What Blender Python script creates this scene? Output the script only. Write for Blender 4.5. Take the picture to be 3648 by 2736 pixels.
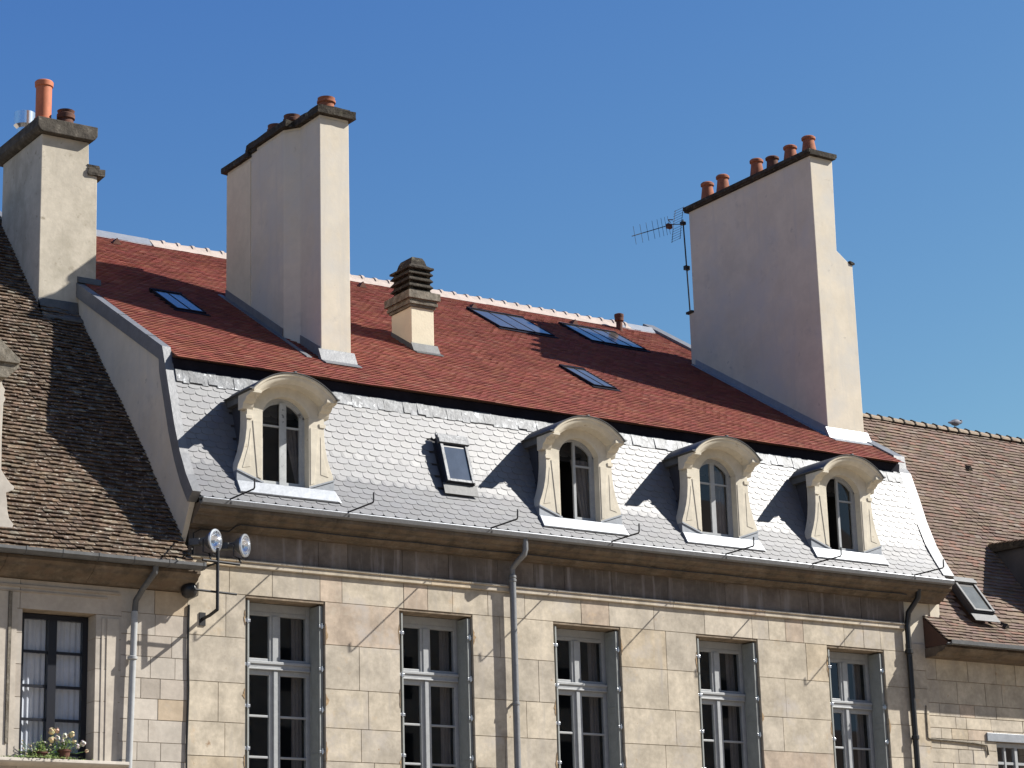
import bpy, math, random
from mathutils import Vector, Matrix

# ------------------------------------------------------------------ scene, camera, light
for o in list(bpy.data.objects): bpy.data.objects.remove(o)
scene = bpy.context.scene
COL = scene.collection
R = math.radians

YAW, PITCH, ROLL = R(34.583), R(15.376), R(-1.648)
def cam_basis():
    d = Vector((math.sin(YAW)*math.cos(PITCH), math.cos(YAW)*math.cos(PITCH), math.sin(PITCH)))
    r = Vector((math.cos(YAW), -math.sin(YAW), 0)); u = r.cross(d)
    c, s = math.cos(ROLL), math.sin(ROLL)
    return d, c*r+s*u, -s*r+c*u
d_, r_, u_ = cam_basis()
cd = bpy.data.cameras.new('camera'); cam = bpy.data.objects.new('camera', cd); COL.objects.link(cam)
cam.matrix_world = Matrix(((r_.x, u_.x, -d_.x, 0), (r_.y, u_.y, -d_.y, -31.1), (r_.z, u_.z, -d_.z, 1.65), (0, 0, 0, 1)))
cd.sensor_width = 36; cd.lens = 8238.5/3648*36; cd.clip_end = 3000; cd.clip_start = .5
scene.camera = cam

SUN = Vector((1.88, -1.0, 1.68)).normalized()          # towards the sun
sl = bpy.data.lights.new('sun', 'SUN'); sl.energy = 5.0; sl.angle = R(.5); sl.color = (1, .955, .885)
so = bpy.data.objects.new('sun', sl); COL.objects.link(so)
so.rotation_euler = (-SUN).to_track_quat('-Z', 'Y').to_euler()
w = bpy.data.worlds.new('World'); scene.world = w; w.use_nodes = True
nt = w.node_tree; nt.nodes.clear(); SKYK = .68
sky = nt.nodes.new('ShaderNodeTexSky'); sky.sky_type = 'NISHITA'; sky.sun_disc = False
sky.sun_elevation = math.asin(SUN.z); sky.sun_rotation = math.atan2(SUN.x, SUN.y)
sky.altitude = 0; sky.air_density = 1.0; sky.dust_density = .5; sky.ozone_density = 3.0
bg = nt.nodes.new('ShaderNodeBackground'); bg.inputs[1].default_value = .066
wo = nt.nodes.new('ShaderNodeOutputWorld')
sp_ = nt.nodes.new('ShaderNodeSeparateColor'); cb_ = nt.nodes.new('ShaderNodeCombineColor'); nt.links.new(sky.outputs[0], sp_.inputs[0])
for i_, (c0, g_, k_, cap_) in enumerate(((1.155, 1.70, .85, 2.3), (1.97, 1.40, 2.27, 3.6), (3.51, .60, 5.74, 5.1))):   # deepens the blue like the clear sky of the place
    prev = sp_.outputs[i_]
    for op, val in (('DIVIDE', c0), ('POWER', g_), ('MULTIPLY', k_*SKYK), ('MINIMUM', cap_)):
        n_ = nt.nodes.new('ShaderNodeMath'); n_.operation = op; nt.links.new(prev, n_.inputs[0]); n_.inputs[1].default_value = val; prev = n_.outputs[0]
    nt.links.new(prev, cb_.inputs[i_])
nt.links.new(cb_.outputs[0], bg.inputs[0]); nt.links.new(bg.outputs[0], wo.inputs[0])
scene.view_settings.view_transform = 'Standard'; scene.view_settings.look = 'None'
scene.view_settings.exposure = .96; scene.view_settings.gamma = 1

rnd = random.Random(7)

# ------------------------------------------------------------------ helpers
class MB:
    def __init__(s): s.v = []; s.f = []; s.m = []; s.c = []
    def add(s, vs, fs, m=0, c=None):
        b = len(s.v); s.v += [tuple(p) for p in vs]
        for f in fs: s.f.append(tuple(b+i for i in f)); s.m.append(m); s.c.append(c)
        return s
    def box(s, x0, x1, y0, y1, z0, z1, m=0, c=None):
        return s.add([(x0,y0,z0),(x1,y0,z0),(x1,y1,z0),(x0,y1,z0),(x0,y0,z1),(x1,y0,z1),(x1,y1,z1),(x0,y1,z1)],
              [(0,3,2,1),(4,5,6,7),(0,1,5,4),(1,2,6,5),(2,3,7,6),(3,0,4,7)], m, c)
    def prism(s, pts, a0, a1, axis, m=0, c=None, caps=True):
        n = len(pts)
        def P(p, a): return {'x': (a, p[0], p[1]), 'y': (p[0], a, p[1]), 'z': (p[0], p[1], a)}[axis]
        vs = [P(p, a0) for p in pts]+[P(p, a1) for p in pts]
        fs = [(i, (i+1) % n, n+(i+1) % n, n+i) for i in range(n)]
        if caps: fs += [tuple(range(n))[::-1], tuple(range(n, 2*n))]
        return s.add(vs, fs, m, c)
    def tube(s, path, r, n=8, m=0, c=None, caps=True):
        path = [Vector(p) for p in path]; rings = []
        rs = r if isinstance(r, (list, tuple)) else [r]*len(path)
        up = None
        for i, p in enumerate(path):
            t = (path[min(i+1, len(path)-1)]-path[max(i-1, 0)]).normalized()
            if up is None: up = t.orthogonal().normalized()
            up = (up-t*up.dot(t)).normalized(); bi = t.cross(up)
            rings.append([p+rs[i]*(math.cos(2*math.pi*k/n)*up+math.sin(2*math.pi*k/n)*bi) for k in range(n)])
        vs = [q for rg in rings for q in rg]; fs = []
        for i in range(len(path)-1):
            for k in range(n): fs.append((i*n+k, i*n+(k+1) % n, (i+1)*n+(k+1) % n, (i+1)*n+k))
        if caps: fs += [tuple(range(n))[::-1], tuple((len(path)-1)*n+k for k in range(n))]
        return s.add(vs, fs, m, c)
    def lathe(s, base, prof, n=20, axis=(0,0,1), m=0, c=None):
        ax = Vector(axis).normalized(); a = ax.orthogonal().normalized(); b = ax.cross(a); base = Vector(base)
        vs = []; fs = []
        for r, h in prof:
            for k in range(n): vs.append(base+ax*h+r*(math.cos(2*math.pi*k/n)*a+math.sin(2*math.pi*k/n)*b))
        for i in range(len(prof)-1):
            for k in range(n): fs.append((i*n+k, i*n+(k+1) % n, (i+1)*n+(k+1) % n, (i+1)*n+k))
        return s.add(vs, fs, m, c)
    def quad(s, a, b, c_, d, m=0, c=None): return s.add([a, b, c_, d], [(0,1,2,3)], m, c)
_org = {}
def _patch():
    def build(s, name, mats, parent=None, smooth=False, bevel=0):
        class Pp: pass
        if parent is not None:
            org = _org[parent.name]
            for i, p in enumerate(s.v): s.v[i] = (p[0]-org[0], p[1]-org[1], p[2]-org[2])
            o = _build0(s, name, mats, (0,0,0), smooth, bevel); o.parent = parent; _org[o.name] = org
            return o
        xs = [p[0] for p in s.v]; ys = [p[1] for p in s.v]
        org = ((min(xs)+max(xs))/2, (min(ys)+max(ys))/2, min(p[2] for p in s.v))
        s.v = [(p[0]-org[0], p[1]-org[1], p[2]-org[2]) for p in s.v]
        o = _build0(s, name, mats, org, smooth, bevel); _org[o.name] = org
        return o
    MB.build = build
def _build0(s, name, mats, loc, smooth, bevel):
    me = bpy.data.meshes.new(name); me.from_pydata(s.v, [], s.f)
    if not isinstance(mats, (list, tuple)): mats = [mats]
    for mt in mats: me.materials.append(mt)
    me.polygons.foreach_set('material_index', s.m)
    at = me.color_attributes.new('Col', 'FLOAT_COLOR', 'CORNER'); buf = []
    for p, c in zip(me.polygons, s.c): buf += (list((c or (1,1,1))[:3])+[1])*p.loop_total
    at.data.foreach_set('color', buf)
    if smooth:
        me.polygons.foreach_set('use_smooth', [True]*len(me.polygons))
        me.set_sharp_from_angle(angle=R(38))
    me.update()
    o = bpy.data.objects.new(name, me); COL.objects.link(o); o.location = loc
    if bevel:
        b = o.modifiers.new('bevel', 'BEVEL'); b.width = bevel; b.segments = 2; b.limit_method = 'ANGLE'
    return o
_patch()

def thing(name, label, cat, loc, group=None):
    o = bpy.data.objects.new(name, None); COL.objects.link(o); o.location = loc; o.empty_display_size = .3
    _org[o.name] = tuple(loc); return tag(o, label, cat, group)
def tag(o, label, cat, group=None):
    o['label'] = label; o['category'] = cat
    if group: o['group'] = group
    return o
def lerp(a, b, t): return a+(b-a)*t
def arc(cx, cz, r, a0, a1, n): return [(cx+r*math.sin(lerp(a0,a1,i/n)), cz+r*math.cos(lerp(a0,a1,i/n))) for i in range(n+1)]

# ------------------------------------------------------------------ materials
ALB = .78
def mat(name, col, rough=.8, metal=0, spec=.5, attr=False, noise=None, streak=None, bump=None, blotch=None):
    """noise=(scale, dark factor) fine mottling; blotch=(scale, colour, lo, hi) patches; streak=(colour, lo, hi) vertical dirt"""
    if metal < .9: col = tuple(v*ALB for v in col)
    if streak: streak = (tuple(v*ALB for v in streak[0]),)+streak[1:]
    if blotch: blotch = [(q[0], tuple(v*ALB for v in q[1]), q[2], q[3]) for q in (blotch if isinstance(blotch, list) else [blotch])]
    m = bpy.data.materials.new(name); m.use_nodes = True; t = m.node_tree; N = t.nodes; L = t.links
    b = N['Principled BSDF']; b.inputs['Roughness'].default_value = rough; b.inputs['Metallic'].default_value = metal
    b.inputs['Specular IOR Level'].default_value = spec
    geo = N.new('ShaderNodeNewGeometry'); cur = None
    rgb = N.new('ShaderNodeRGB'); rgb.outputs[0].default_value = (*col, 1); cur = rgb.outputs[0]
    def mix(kind, fac, a, bb):
        x = N.new('ShaderNodeMix'); x.data_type = 'RGBA'; x.blend_type = kind
        if isinstance(fac, float): x.inputs[0].default_value = fac
        else: L.new(fac, x.inputs[0])
        L.new(a, x.inputs[6])
        if isinstance(bb, tuple): x.inputs[7].default_value = (*bb, 1)
        else: L.new(bb, x.inputs[7])
        return x.outputs[2]
    def nz(scale, vec=(1,1,1), detail=5, rough_=.6):
        mp = N.new('ShaderNodeMapping'); mp.inputs['Scale'].default_value = vec; L.new(geo.outputs['Position'], mp.inputs[0])
        n = N.new('ShaderNodeTexNoise'); n.inputs['Scale'].default_value = scale; n.inputs['Detail'].default_value = detail
        n.inputs['Roughness'].default_value = rough_; L.new(mp.outputs[0], n.inputs[0]); return n.outputs[0]
    def ramp(v, lo, hi):
        r = N.new('ShaderNodeMapRange'); r.inputs[1].default_value = lo; r.inputs[2].default_value = hi; L.new(v, r.inputs[0]); return r.outputs[0]
    if attr:
        a = N.new('ShaderNodeAttribute'); a.attribute_name = 'Col'; cur = mix('MULTIPLY', 1.0, cur, a.outputs[0])
    if noise:
        sc, dk = noise
        cur = mix('MULTIPLY', ramp(nz(sc), .62, .38), cur, (dk, dk, dk))
        cur = mix('MULTIPLY', ramp(nz(sc*5, detail=3), .65, .4), cur, tuple([.5+.5*dk]*3))
    if blotch:
        for (sc, c2, lo, hi) in (blotch if isinstance(blotch, list) else [blotch]):
            cur = mix('MIX', ramp(nz(sc, detail=6, rough_=.65), lo, hi), cur, c2)
    if streak:
        c2, lo, hi = streak
        cur = mix('MIX', ramp(nz(1.0, (5, 5, .45), 6, .6), lo, hi), cur, c2)
    L.new(cur, b.inputs['Base Color'])
    if bump:
        sc, dist = bump
        bp = N.new('ShaderNodeBump'); bp.inputs['Distance'].default_value = dist; bp.inputs['Strength'].default_value = 1
        L.new(nz(sc, detail=6), bp.inputs['Height']); L.new(bp.outputs[0], b.inputs['Normal'])
    return m

M = {}
M['stone'] = mat('facade_stone', (.68,.60,.475), .9, attr=True, noise=(2.4,.72), bump=(9,.003), spec=.25, streak=((.44,.40,.35),.56,.74),
                 blotch=[(1.3,(.58,.43,.27),.62,.74), (.9,(.50,.46,.42),.56,.70), (6,(.36,.26,.17),.64,.72), (2.2,(.54,.48,.39),.60,.72)])
M['stone_grey'] = mat('old_facade_stone', (.62,.57,.50), .9, attr=True, noise=(2.5,.84), bump=(9,.003), spec=.25,
                 blotch=[(2.3,(.46,.41,.35),.58,.74), (7,(.38,.29,.2),.68,.73)])
M['rust'] = mat('rust_brown_stain', (.50,.35,.20), .95, noise=(14,.6))
M['mortar'] = mat('lime_mortar', (.42,.34,.25), .95, noise=(6,.7))
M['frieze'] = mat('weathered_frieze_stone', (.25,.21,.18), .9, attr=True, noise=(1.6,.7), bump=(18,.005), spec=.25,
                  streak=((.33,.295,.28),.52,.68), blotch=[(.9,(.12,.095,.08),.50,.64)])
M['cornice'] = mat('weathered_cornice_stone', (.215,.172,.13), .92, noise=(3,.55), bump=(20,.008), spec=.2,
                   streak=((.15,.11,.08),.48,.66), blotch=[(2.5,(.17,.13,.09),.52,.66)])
M['dormer_stone'] = mat('dormer_limestone', (.76,.70,.575), .9, noise=(2,.84), bump=(14,.002), spec=.25,
                   blotch=[(5,(.40,.33,.23),.64,.74)])
M['render'] = mat('chimney_render', (.74,.665,.54), .92, noise=(1.3,.9), bump=(14,.002), spec=.2, streak=((.60,.56,.49),.54,.74),
                  blotch=[(.8,(.62,.59,.53),.48,.66), (2.0,(.50,.46,.40),.60,.8), (5,(.52,.48,.41),.66,.70)])
M['render_old'] = mat('old_chimney_render', (.66,.60,.49), .92, noise=(1.6,.84), bump=(14,.003), streak=((.45,.41,.33),.56,.74), spec=.2,
                  blotch=[(1.1,(.42,.38,.30),.48,.68), (6,(.33,.29,.22),.60,.72)])
M['render_yellow'] = mat('cream_chimney_render', (.84,.76,.58), .92, noise=(1.6,.92), bump=(25,.003), spec=.2)
M['render_tan'] = mat('tan_chimney_render', (.80,.70,.53), .92, noise=(1.6,.9), bump=(25,.003), spec=.2, blotch=[(.9,(.42,.33,.22),.60,.8)])
M['cap_dark'] = mat('dark_cap_stone', (.13,.115,.095), .95, noise=(6,.6), bump=(22,.012), spec=.2, blotch=[(6,(.24,.22,.18),.6,.72)])
M['capstone'] = mat('dark_mossy_stone', (.075,.065,.052), .95, noise=(9,.5), bump=(22,.02), spec=.2, blotch=[(7,(.16,.15,.11),.58,.7)])
M['cap_grey'] = mat('grey_cap_stone', (.30,.27,.22), .95, noise=(8,.6), bump=(22,.012), spec=.2, blotch=[(6,(.14,.12,.09),.5,.64)])
M['pot'] = mat('terracotta', (.42,.15,.08), .85, noise=(8,.7), spec=.3, blotch=[(7,(.22,.09,.06),.55,.7)])
M['pot_dark'] = mat('sooty_terracotta', (.17,.075,.05), .85, noise=(8,.6), spec=.3)
M['pot_new'] = mat('new_terracotta', (.60,.19,.09), .7, noise=(6,.85), spec=.35)
M['red_tile'] = mat('red_roof_tile', (.315,.090,.060), .8, attr=True, noise=(1.1,.88), bump=(40,.004), spec=.3)
M['brown_tile'] = mat('old_brown_tile', (.225,.158,.110), .9, attr=True, noise=(9,.5), bump=(30,.008), spec=.25,
                      blotch=[(17,(.50,.46,.39),.59,.64), (8,(.07,.056,.045),.54,.66)])
M['right_tile'] = mat('brown_pink_tile', (.262,.187,.147), .88, attr=True, noise=(1.4,.70), bump=(30,.005), spec=.25,
                      blotch=[(.8,(.20,.135,.105),.56,.70)])
M['tile_bed'] = mat('tile_underlay', (.09,.045,.03), .95)
M['slate'] = mat('grey_slate', (.135,.139,.150), .57, attr=True, noise=(2.5,.92), bump=(26,.001), spec=.95)
M['slate_bed'] = mat('slate_underlay', (.05,.05,.055), .8)
M['cheek'] = mat('dark_slate_cheek', (.05,.052,.065), .55, noise=(4,.8))
M['zinc'] = mat('zinc_sheet', (.22,.228,.24), .52, metal=.2, noise=(5,.85), bump=(14,.004))
M['zinc_strip'] = mat('mottled_zinc_strip', (.17,.18,.195), .55, metal=.3, noise=(4,.6), bump=(12,.008), blotch=[(6,(.42,.44,.46),.60,.68)])
M['zinc_dull'] = mat('dull_zinc', (.12,.125,.13), .58, metal=.1, noise=(5,.75), bump=(14,.003))
M['zinc_white'] = mat('pale_lead_flashing', (.36,.385,.42), .48, metal=.35, noise=(6,.88), bump=(12,.003))
M['zinc_dark_shade'] = mat('dark_zinc_eave_shade', (.018,.018,.032), .7, metal=.0, spec=.1, noise=(2,.6))  # near-black: eave shade painted into the fascia; skylight frames are simply dark
M['ridge'] = mat('pale_mortar_ridge', (.54,.45,.39), .85, noise=(5,.85), bump=(20,.006))
M['ridge_old'] = mat('old_ridge_tile', (.36,.28,.20), .9, noise=(5,.65), bump=(20,.006))
M['paint'] = mat('grey_window_paint', (.42,.435,.445), .5, noise=(9,.88), spec=.45)
M['paint_shutter'] = mat('grey_green_shutter_paint', (.32,.34,.33), .6, noise=(7,.88), spec=.4)
M['paint_worn'] = mat('worn_window_paint', (.50,.52,.52), .7, noise=(6,.85), blotch=[(9,(.16,.16,.17),.60,.66)])
M['black_paint'] = mat('black_window_paint', (.012,.014,.022), .35, spec=.5)
M['iron'] = mat('dark_iron', (.035,.036,.04), .55, metal=.5, noise=(9,.7))
M['steel'] = mat('galvanised_steel', (.5,.52,.55), .35, metal=.9)
M['black'] = mat('black_cast_iron', (.012,.012,.014), .45, noise=(5,.7))
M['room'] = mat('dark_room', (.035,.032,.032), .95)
M['curtain'] = mat('white_net_curtain', (.72,.74,.78), .95, noise=(6,.93))
M['curtain_grey'] = mat('grey_beige_curtain', (.20,.175,.16), .95, noise=(5,.85))
M['lintel_soffit'] = mat('ochre_lintel', (.34,.265,.185), .9, noise=(5,.6))
M['leaf'] = mat('potted_leaves', (.11,.17,.04), .7, attr=True)
M['petal'] = mat('white_petals', (.85,.80,.70), .8, attr=True)
M['feather'] = mat('pigeon_feathers', (.16,.17,.22), .7, noise=(30,.6))
M['ground'] = mat('pale_gravel_paving', (.46,.375,.275), .9, noise=(.6,.8), bump=(6,.01))
M['reflector'] = mat('lamp_reflector', (.85,.86,.88), .18, metal=.9)
def glass(name, tint=(.9,.92,.95), gl=1.0):
    m = bpy.data.materials.new(name); m.use_nodes = True; t = m.node_tree; N = t.nodes; L = t.links
    N.remove(N['Principled BSDF']); out = N['Material Output']
    tr = N.new('ShaderNodeBsdfTransparent'); tr.inputs[0].default_value = (*tint, 1)
    g = N.new('ShaderNodeBsdfGlossy'); g.inputs['Roughness'].default_value = .015; g.inputs[0].default_value = (gl, gl, gl, 1)
    fr = N.new('ShaderNodeFresnel'); ge = N.new('ShaderNodeNewGeometry'); mr = N.new('ShaderNodeMapRange')
    mr.inputs[3].default_value = 1.62; mr.inputs[4].default_value = 1/1.62; L.new(ge.outputs['Backfacing'], mr.inputs[0]); L.new(mr.outputs[0], fr.inputs[0])   # same reflectance from both sides of the pane
    mx = N.new('ShaderNodeMixShader'); L.new(fr.outputs[0], mx.inputs[0]); L.new(tr.outputs[0], mx.inputs[1]); L.new(g.outputs[0], mx.inputs[2])
    L.new(mx.outputs[0], out.inputs[0]); return m
M['glass'] = glass('window_glass')
M['roof_glass'] = mat('reflective_roof_glass', (.60,.55,.46), .14, metal=.85, spec=1.0, noise=(1.5,.8))
M['velux_glass'] = mat('grey_roof_window_glass', (.26,.28,.34), .08, metal=.8, noise=(2,.85))
M['lens'] = mat('lamp_glass', (.55,.58,.60), .08, metal=.5, spec=.8)

# ------------------------------------------------------------------ ground
g = MB(); g.quad((-900,-900,0),(1200,-900,0),(1200,1200,0),(-900,1200,0))
g = g.build('ground', M['ground']); g['kind'] = 'structure'

# ------------------------------------------------------------------ generic builders
def ashlar(mb, x0, x1, y, zs, openings, lens, rg, tone, depth=.45, gap=.011, m=0, mort=1, jit=.004):
    """blocks between consecutive zs (descending); openings = [(xa, xb, za, zb)]"""
    mb_m = []
    for ci in range(len(zs)-1):
        zt, zb = zs[ci], zs[ci+1]
        segs = [(x0, x1)]
        for (a, b, c, d) in openings:
            if c < zt-.01 and d > zb+.01:
                ns = []
                for (p, q) in segs:
                    if b <= p or a >= q: ns.append((p, q)); continue
                    if a > p: ns.append((p, a))
                    if b < q: ns.append((b, q))
                segs = ns
        for (p, q) in segs:
            mb.box(p+.003, q-.003, y+.009, y+depth-.01, zb, zt, mort)
            x = p
            while x < q-1e-4:
                ln = rg.uniform(*lens)
                if q-(x+ln) < lens[0]*.7: ln = q-x
                e = min(q, x+ln); k = rg.uniform(-jit, jit*.3)
                ga = 0 if abs(x-p) < 1e-6 else gap/2; gb = 0 if abs(e-q) < 1e-6 else gap/2
                mb.box(x+ga, e-gb, y+k, y+depth, zb+gap/2, zt-gap/2, m, tone(rg, x, zb)); x = e

def tile_roof(mb, x0, x1, prof, wd, ex, rg, tone, th=.014, lift=.02, jit=.004, skip=None, stagger=.5, col_m=0, wav=.004):
    """flat tiles on a polyline profile [(y,z)...] from eave up"""
    segs = []; L = 0
    for a, b in zip(prof, prof[1:]):
        l = math.hypot(b[0]-a[0], b[1]-a[1]); segs.append((L, l, a, b)); L += l
    def at(s):
        for (s0, l, a, b) in segs:
            if s <= s0+l or (s0, l, a, b) == segs[-1]:
                t = (s-s0)/l; dy, dz = (b[0]-a[0])/l, (b[1]-a[1])/l
                return lerp(a[0], b[0], t), lerp(a[1], b[1], t), -dz, dy
    rows = int(L/ex)
    for r in range(rows+1):
        s0 = r*ex; s1 = min(s0+ex*1.35, L+.02)
        if s0 > L-.01: break
        y0, z0, ny0, nz0 = at(max(s0, 1e-4)); y1, z1, ny1, nz1 = at(s1)
        off = (r % 2)*stagger*wd; x = x0-off
        dip = rg.uniform(-.004, .004)
        while x < x1:
            a, b = max(x, x0), min(x+wd, x1); x += wd
            if b-a < .02: continue
            if skip and skip((a+b)/2, (y0+y1)/2, (z0+z1)/2): continue
            g_ = .0018; j = rg.uniform(-jit, jit); k0 = rg.uniform(0, jit)
            wv = wav*(math.sin(a*1.9+r*.11)+.6*math.sin(a*4.3-r*.07)+.5*math.sin(r*.45+a)); h0 = lift+k0+wv; h1 = .006+wv; dz = j+dip
            yy0, zz0 = y0+ny0*h0+dz*(-nz0)*0, z0+nz0*h0
            # slide along the slope a little
            sx = dz
            p0 = (yy0-nz0*0+sx*nz0*0, zz0)
            sl0 = (nz0, -ny0)
            yb, zb = yy0+sl0[0]*sx, zz0+sl0[1]*sx
            yb2, zb2 = yb-ny0*th, zb-nz0*th
            yt, zt = y1+ny1*h1, z1+nz1*h1
            c = tone(rg, (a+b)/2, z0); a += g_; b -= g_
            mb.add([(a,yb,zb),(b,yb,zb),(b,yt,zt),(a,yt,zt),(a,yb2,zb2),(b,yb2,zb2),(a,yt-ny1*th,zt-nz1*th),(b,yt-ny1*th,zt-nz1*th)],
                   [(0,1,2,3),(4,5,1,0),(4,0,3,6),(1,5,7,2)], col_m, c)

def chimney_pot(mb, x, y, z, h, r0, r1, rim=.02, n=18, m=0):
    mb.lathe((x,y,z), [(r0,-.05),(r0,0),(lerp(r0,r1,.5)*.97,h*.45),(r1,h*.82),(r1+rim,h*.86),(r1+rim,h*.95),(r1+.003,h),(r1-.025,h),(r1-.03,h*.5),(0,h*.5)], n, m=m)

# ================================================================== MAIN HOUSE
XL, XR = 15.26, 31.05
house = thing('townhouse', 'long stone townhouse with red tile roof above a grey slate mansard and four arched dormers', 'house', (23.1, 4, 0))

WC = [17.08, 19.83, 22.83, 25.86, 28.88]; WH = .70
opens = [(c-WH, c+WH, 4.7, 8.03) for c in WC]
def tone_main(rg, x, z):
    k = rg.uniform(.89, 1.05); t = rg.random()
    if t < .08: return (k*.98, k*.91, k*.90)          # pinkish
    if t < .16: return (k*1.01, k*.97, k*.91)         # ochre
    if t < .40: return (k*.96, k*.97, k*1.0)          # greyer
    return (k, k, k)
rg = random.Random(11)
wb = MB()
ashlar(wb, 15.41, 30.15, 0, [8.44,8.03], [], (.32,1.15), rg, tone_main)
ashlar(wb, 15.41, 30.15, 0, [8.03,7.36,6.67,6.07,5.56,4.7], opens, (.45,1.35), rg, tone_main)
wb.box(15.41, 30.15, .02, .45, 0, 4.69, 0, (1,1,1))
rg = random.Random(77)      # rust-brown mortar repairs where hinge pins sit beside the shutters
for cx in WC:
    for sg in (-1, 1):
        for zz in (7.62, 6.6, 5.6):
            if rg.random() < .3: continue
            h_ = rg.uniform(.08,.20); w_ = rg.uniform(.02,.06); z0 = zz+rg.uniform(-.12,.10); n = 7; x0 = cx+sg*.702
            pts = [(x0, z0-h_)]+[(x0+sg*w_*rg.uniform(.25,1.1)*math.sin(math.pi*(k+.5)/n), z0+h_*(2*(k+.5)/n-1)) for k in range(n)]+[(x0, z0+h_)]
            wb.prism(pts, -.0062, .001, 'y', 2)
wb.build('wall', [M['stone'], M['mortar'], M['rust']], house)
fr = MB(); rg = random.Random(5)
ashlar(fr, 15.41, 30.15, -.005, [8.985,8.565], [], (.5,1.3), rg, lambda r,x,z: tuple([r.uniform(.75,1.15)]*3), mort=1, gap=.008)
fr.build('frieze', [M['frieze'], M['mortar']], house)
sc = MB(); x = 15.41; rg = random.Random(8)
while x < 30.15:
    e = min(30.15, x+rg.uniform(.6,1.4)); k = tone_main(rg, x, 0)
    sc.prism([(-.07,8.555),(-.075,8.53),(-.045,8.515),(-.05,8.50),(-.05,8.452),(-.015,8.44),(.1,8.44),(.1,8.562),(-.01,8.562)], x+.003, e-.003, 'x', 0, k); x = e
sc.build('string_course', M['stone'], house)
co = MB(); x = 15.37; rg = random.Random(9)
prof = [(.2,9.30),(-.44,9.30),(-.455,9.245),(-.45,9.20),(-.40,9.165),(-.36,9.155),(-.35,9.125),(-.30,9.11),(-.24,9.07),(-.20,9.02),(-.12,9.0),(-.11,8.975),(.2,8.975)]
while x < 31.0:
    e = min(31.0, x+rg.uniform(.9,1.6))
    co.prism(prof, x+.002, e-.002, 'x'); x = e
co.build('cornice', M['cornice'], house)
# party walls and end piers
def body(path, drop): return [(y, z-drop) for y, z in path]
PL = [(-.50,9.44),(-.27,9.75),(-.06,10.13),(.15,10.62),(.31,11.10),(.50,11.66),(.61,11.99),(3.9,13.93),(8.05,16.62)]
PR = [(-.46,9.45),(-.25,9.77),(-.05,10.11),(.15,10.60),(.30,11.08),(.49,11.62),(.59,11.74),(.63,11.99),(1.63,12.6),(6.85,15.82),(8.3,16.70)]
pw = MB()
pw.prism([(-.34,9.35)]+body(PL[1:],.06)+[(15.5,11.8),(15.5,0),(.02,0),(.02,8.70),(-.14,8.98)], 15.27, 15.355, 'x')
pw.build('party_wall', M['render'], house); pw = MB()
pw.prism([(-.01,9.3)]+body(PR[2:],.06)+[(16,11.8),(16,0),(.03,0),(.03,8.3),(-.01,8.35)], 30.82, 31.03, 'x')
pw.build('party_wall', M['render'], house); pw = MB()
pw.prism([(30.15,8.2),(30.15,9.3),(31.08,9.3),(31.10,8.6),(30.95,8.2)], .015, .5, 'y')
pw.build('party_wall', M['render'], house)
pier = MB(); rg = random.Random(3)
ashlar(pier, 30.152, 30.60, -.012, [8.2,7.7,7.36,6.9,6.3,5.7,5.0], [], (.5,1.3), rg, tone_main, gap=.012)
pier.build('end_pier', [M['stone'], M['mortar']], house)
def coping(path, x0, x1, drop, name):
    n = len(path); up = []
    for i in range(n):
        a = Vector(path[max(i-1,0)]); b = Vector(path[min(i+1,n-1)]); t = (b-a).normalized(); up.append((t.y, -t.x))
    mb = MB()
    for i in range(n-1):
        (y0,z0),(y1,z1) = path[i], path[i+1]
        for (xa, xb) in ((x0, x1),):
            lo0 = (y0+up[i][0]*drop, z0+up[i][1]*drop); lo1 = (y1+up[i+1][0]*drop, z1+up[i+1][1]*drop)
            mb.prism([(y0,z0),(y1,z1),lo1,lo0], xa, xb, 'x')
        nn = max(1, int(math.hypot(y1-y0, z1-z0)/1.0))
        for k in range(nn if nn > 1 else 0):
            t = (k+.5)/nn; yy, zz = lerp(y0,y1,t), lerp(z0,z1,t); dy, dz = (y1-y0)/math.hypot(y1-y0,z1-z0)*.012, (z1-z0)/math.hypot(y1-y0,z1-z0)*.012
            mb.prism([(yy-dy-dz*.6,zz-dz+dy*.6),(yy+dy-dz*.6,zz+dz+dy*.6),(yy+dy+dz,zz+dz-dy),(yy-dy+dz,zz-dz-dy)], x0-.006, x1+.006, 'x')
    return mb.build(name, M['zinc'], house)
coping(PL, 15.225, 15.37, .22, 'coping'); coping(PR, 30.80, 31.08, .19, 'coping')
# back slope, attic floor and back wall close the volume
bk = MB(); bk.prism([(8.05,16.36),(15.5,11.8),(15.5,11.6),(8.05,16.1)], 15.47, 30.71, 'x'); bk.box(15.47,30.71,15.2,15.5,0,11.7)
bk.build('back_roof', M['tile_bed'], house)
rm = MB()   # rooms behind the five tall windows
rm.quad((15.5,4.2,4),(30.1,4.2,4),(30.1,4.2,9.2),(15.5,4.2,9.2)); rm.quad((15.5,.46,8.6),(30.1,.46,8.6),(30.1,4.2,8.6),(15.5,4.2,8.6))
rm.quad((15.5,.46,4.1),(30.1,.46,4.1),(30.1,4.2,4.1),(15.5,4.2,4.1))
for xx in (15.5,18.4,21.3,24.3,27.3,30.1): rm.box(xx-.05,xx+.05,.46,4.2,4.1,8.6)
rm.build('interior', M['room'], house)

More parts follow.
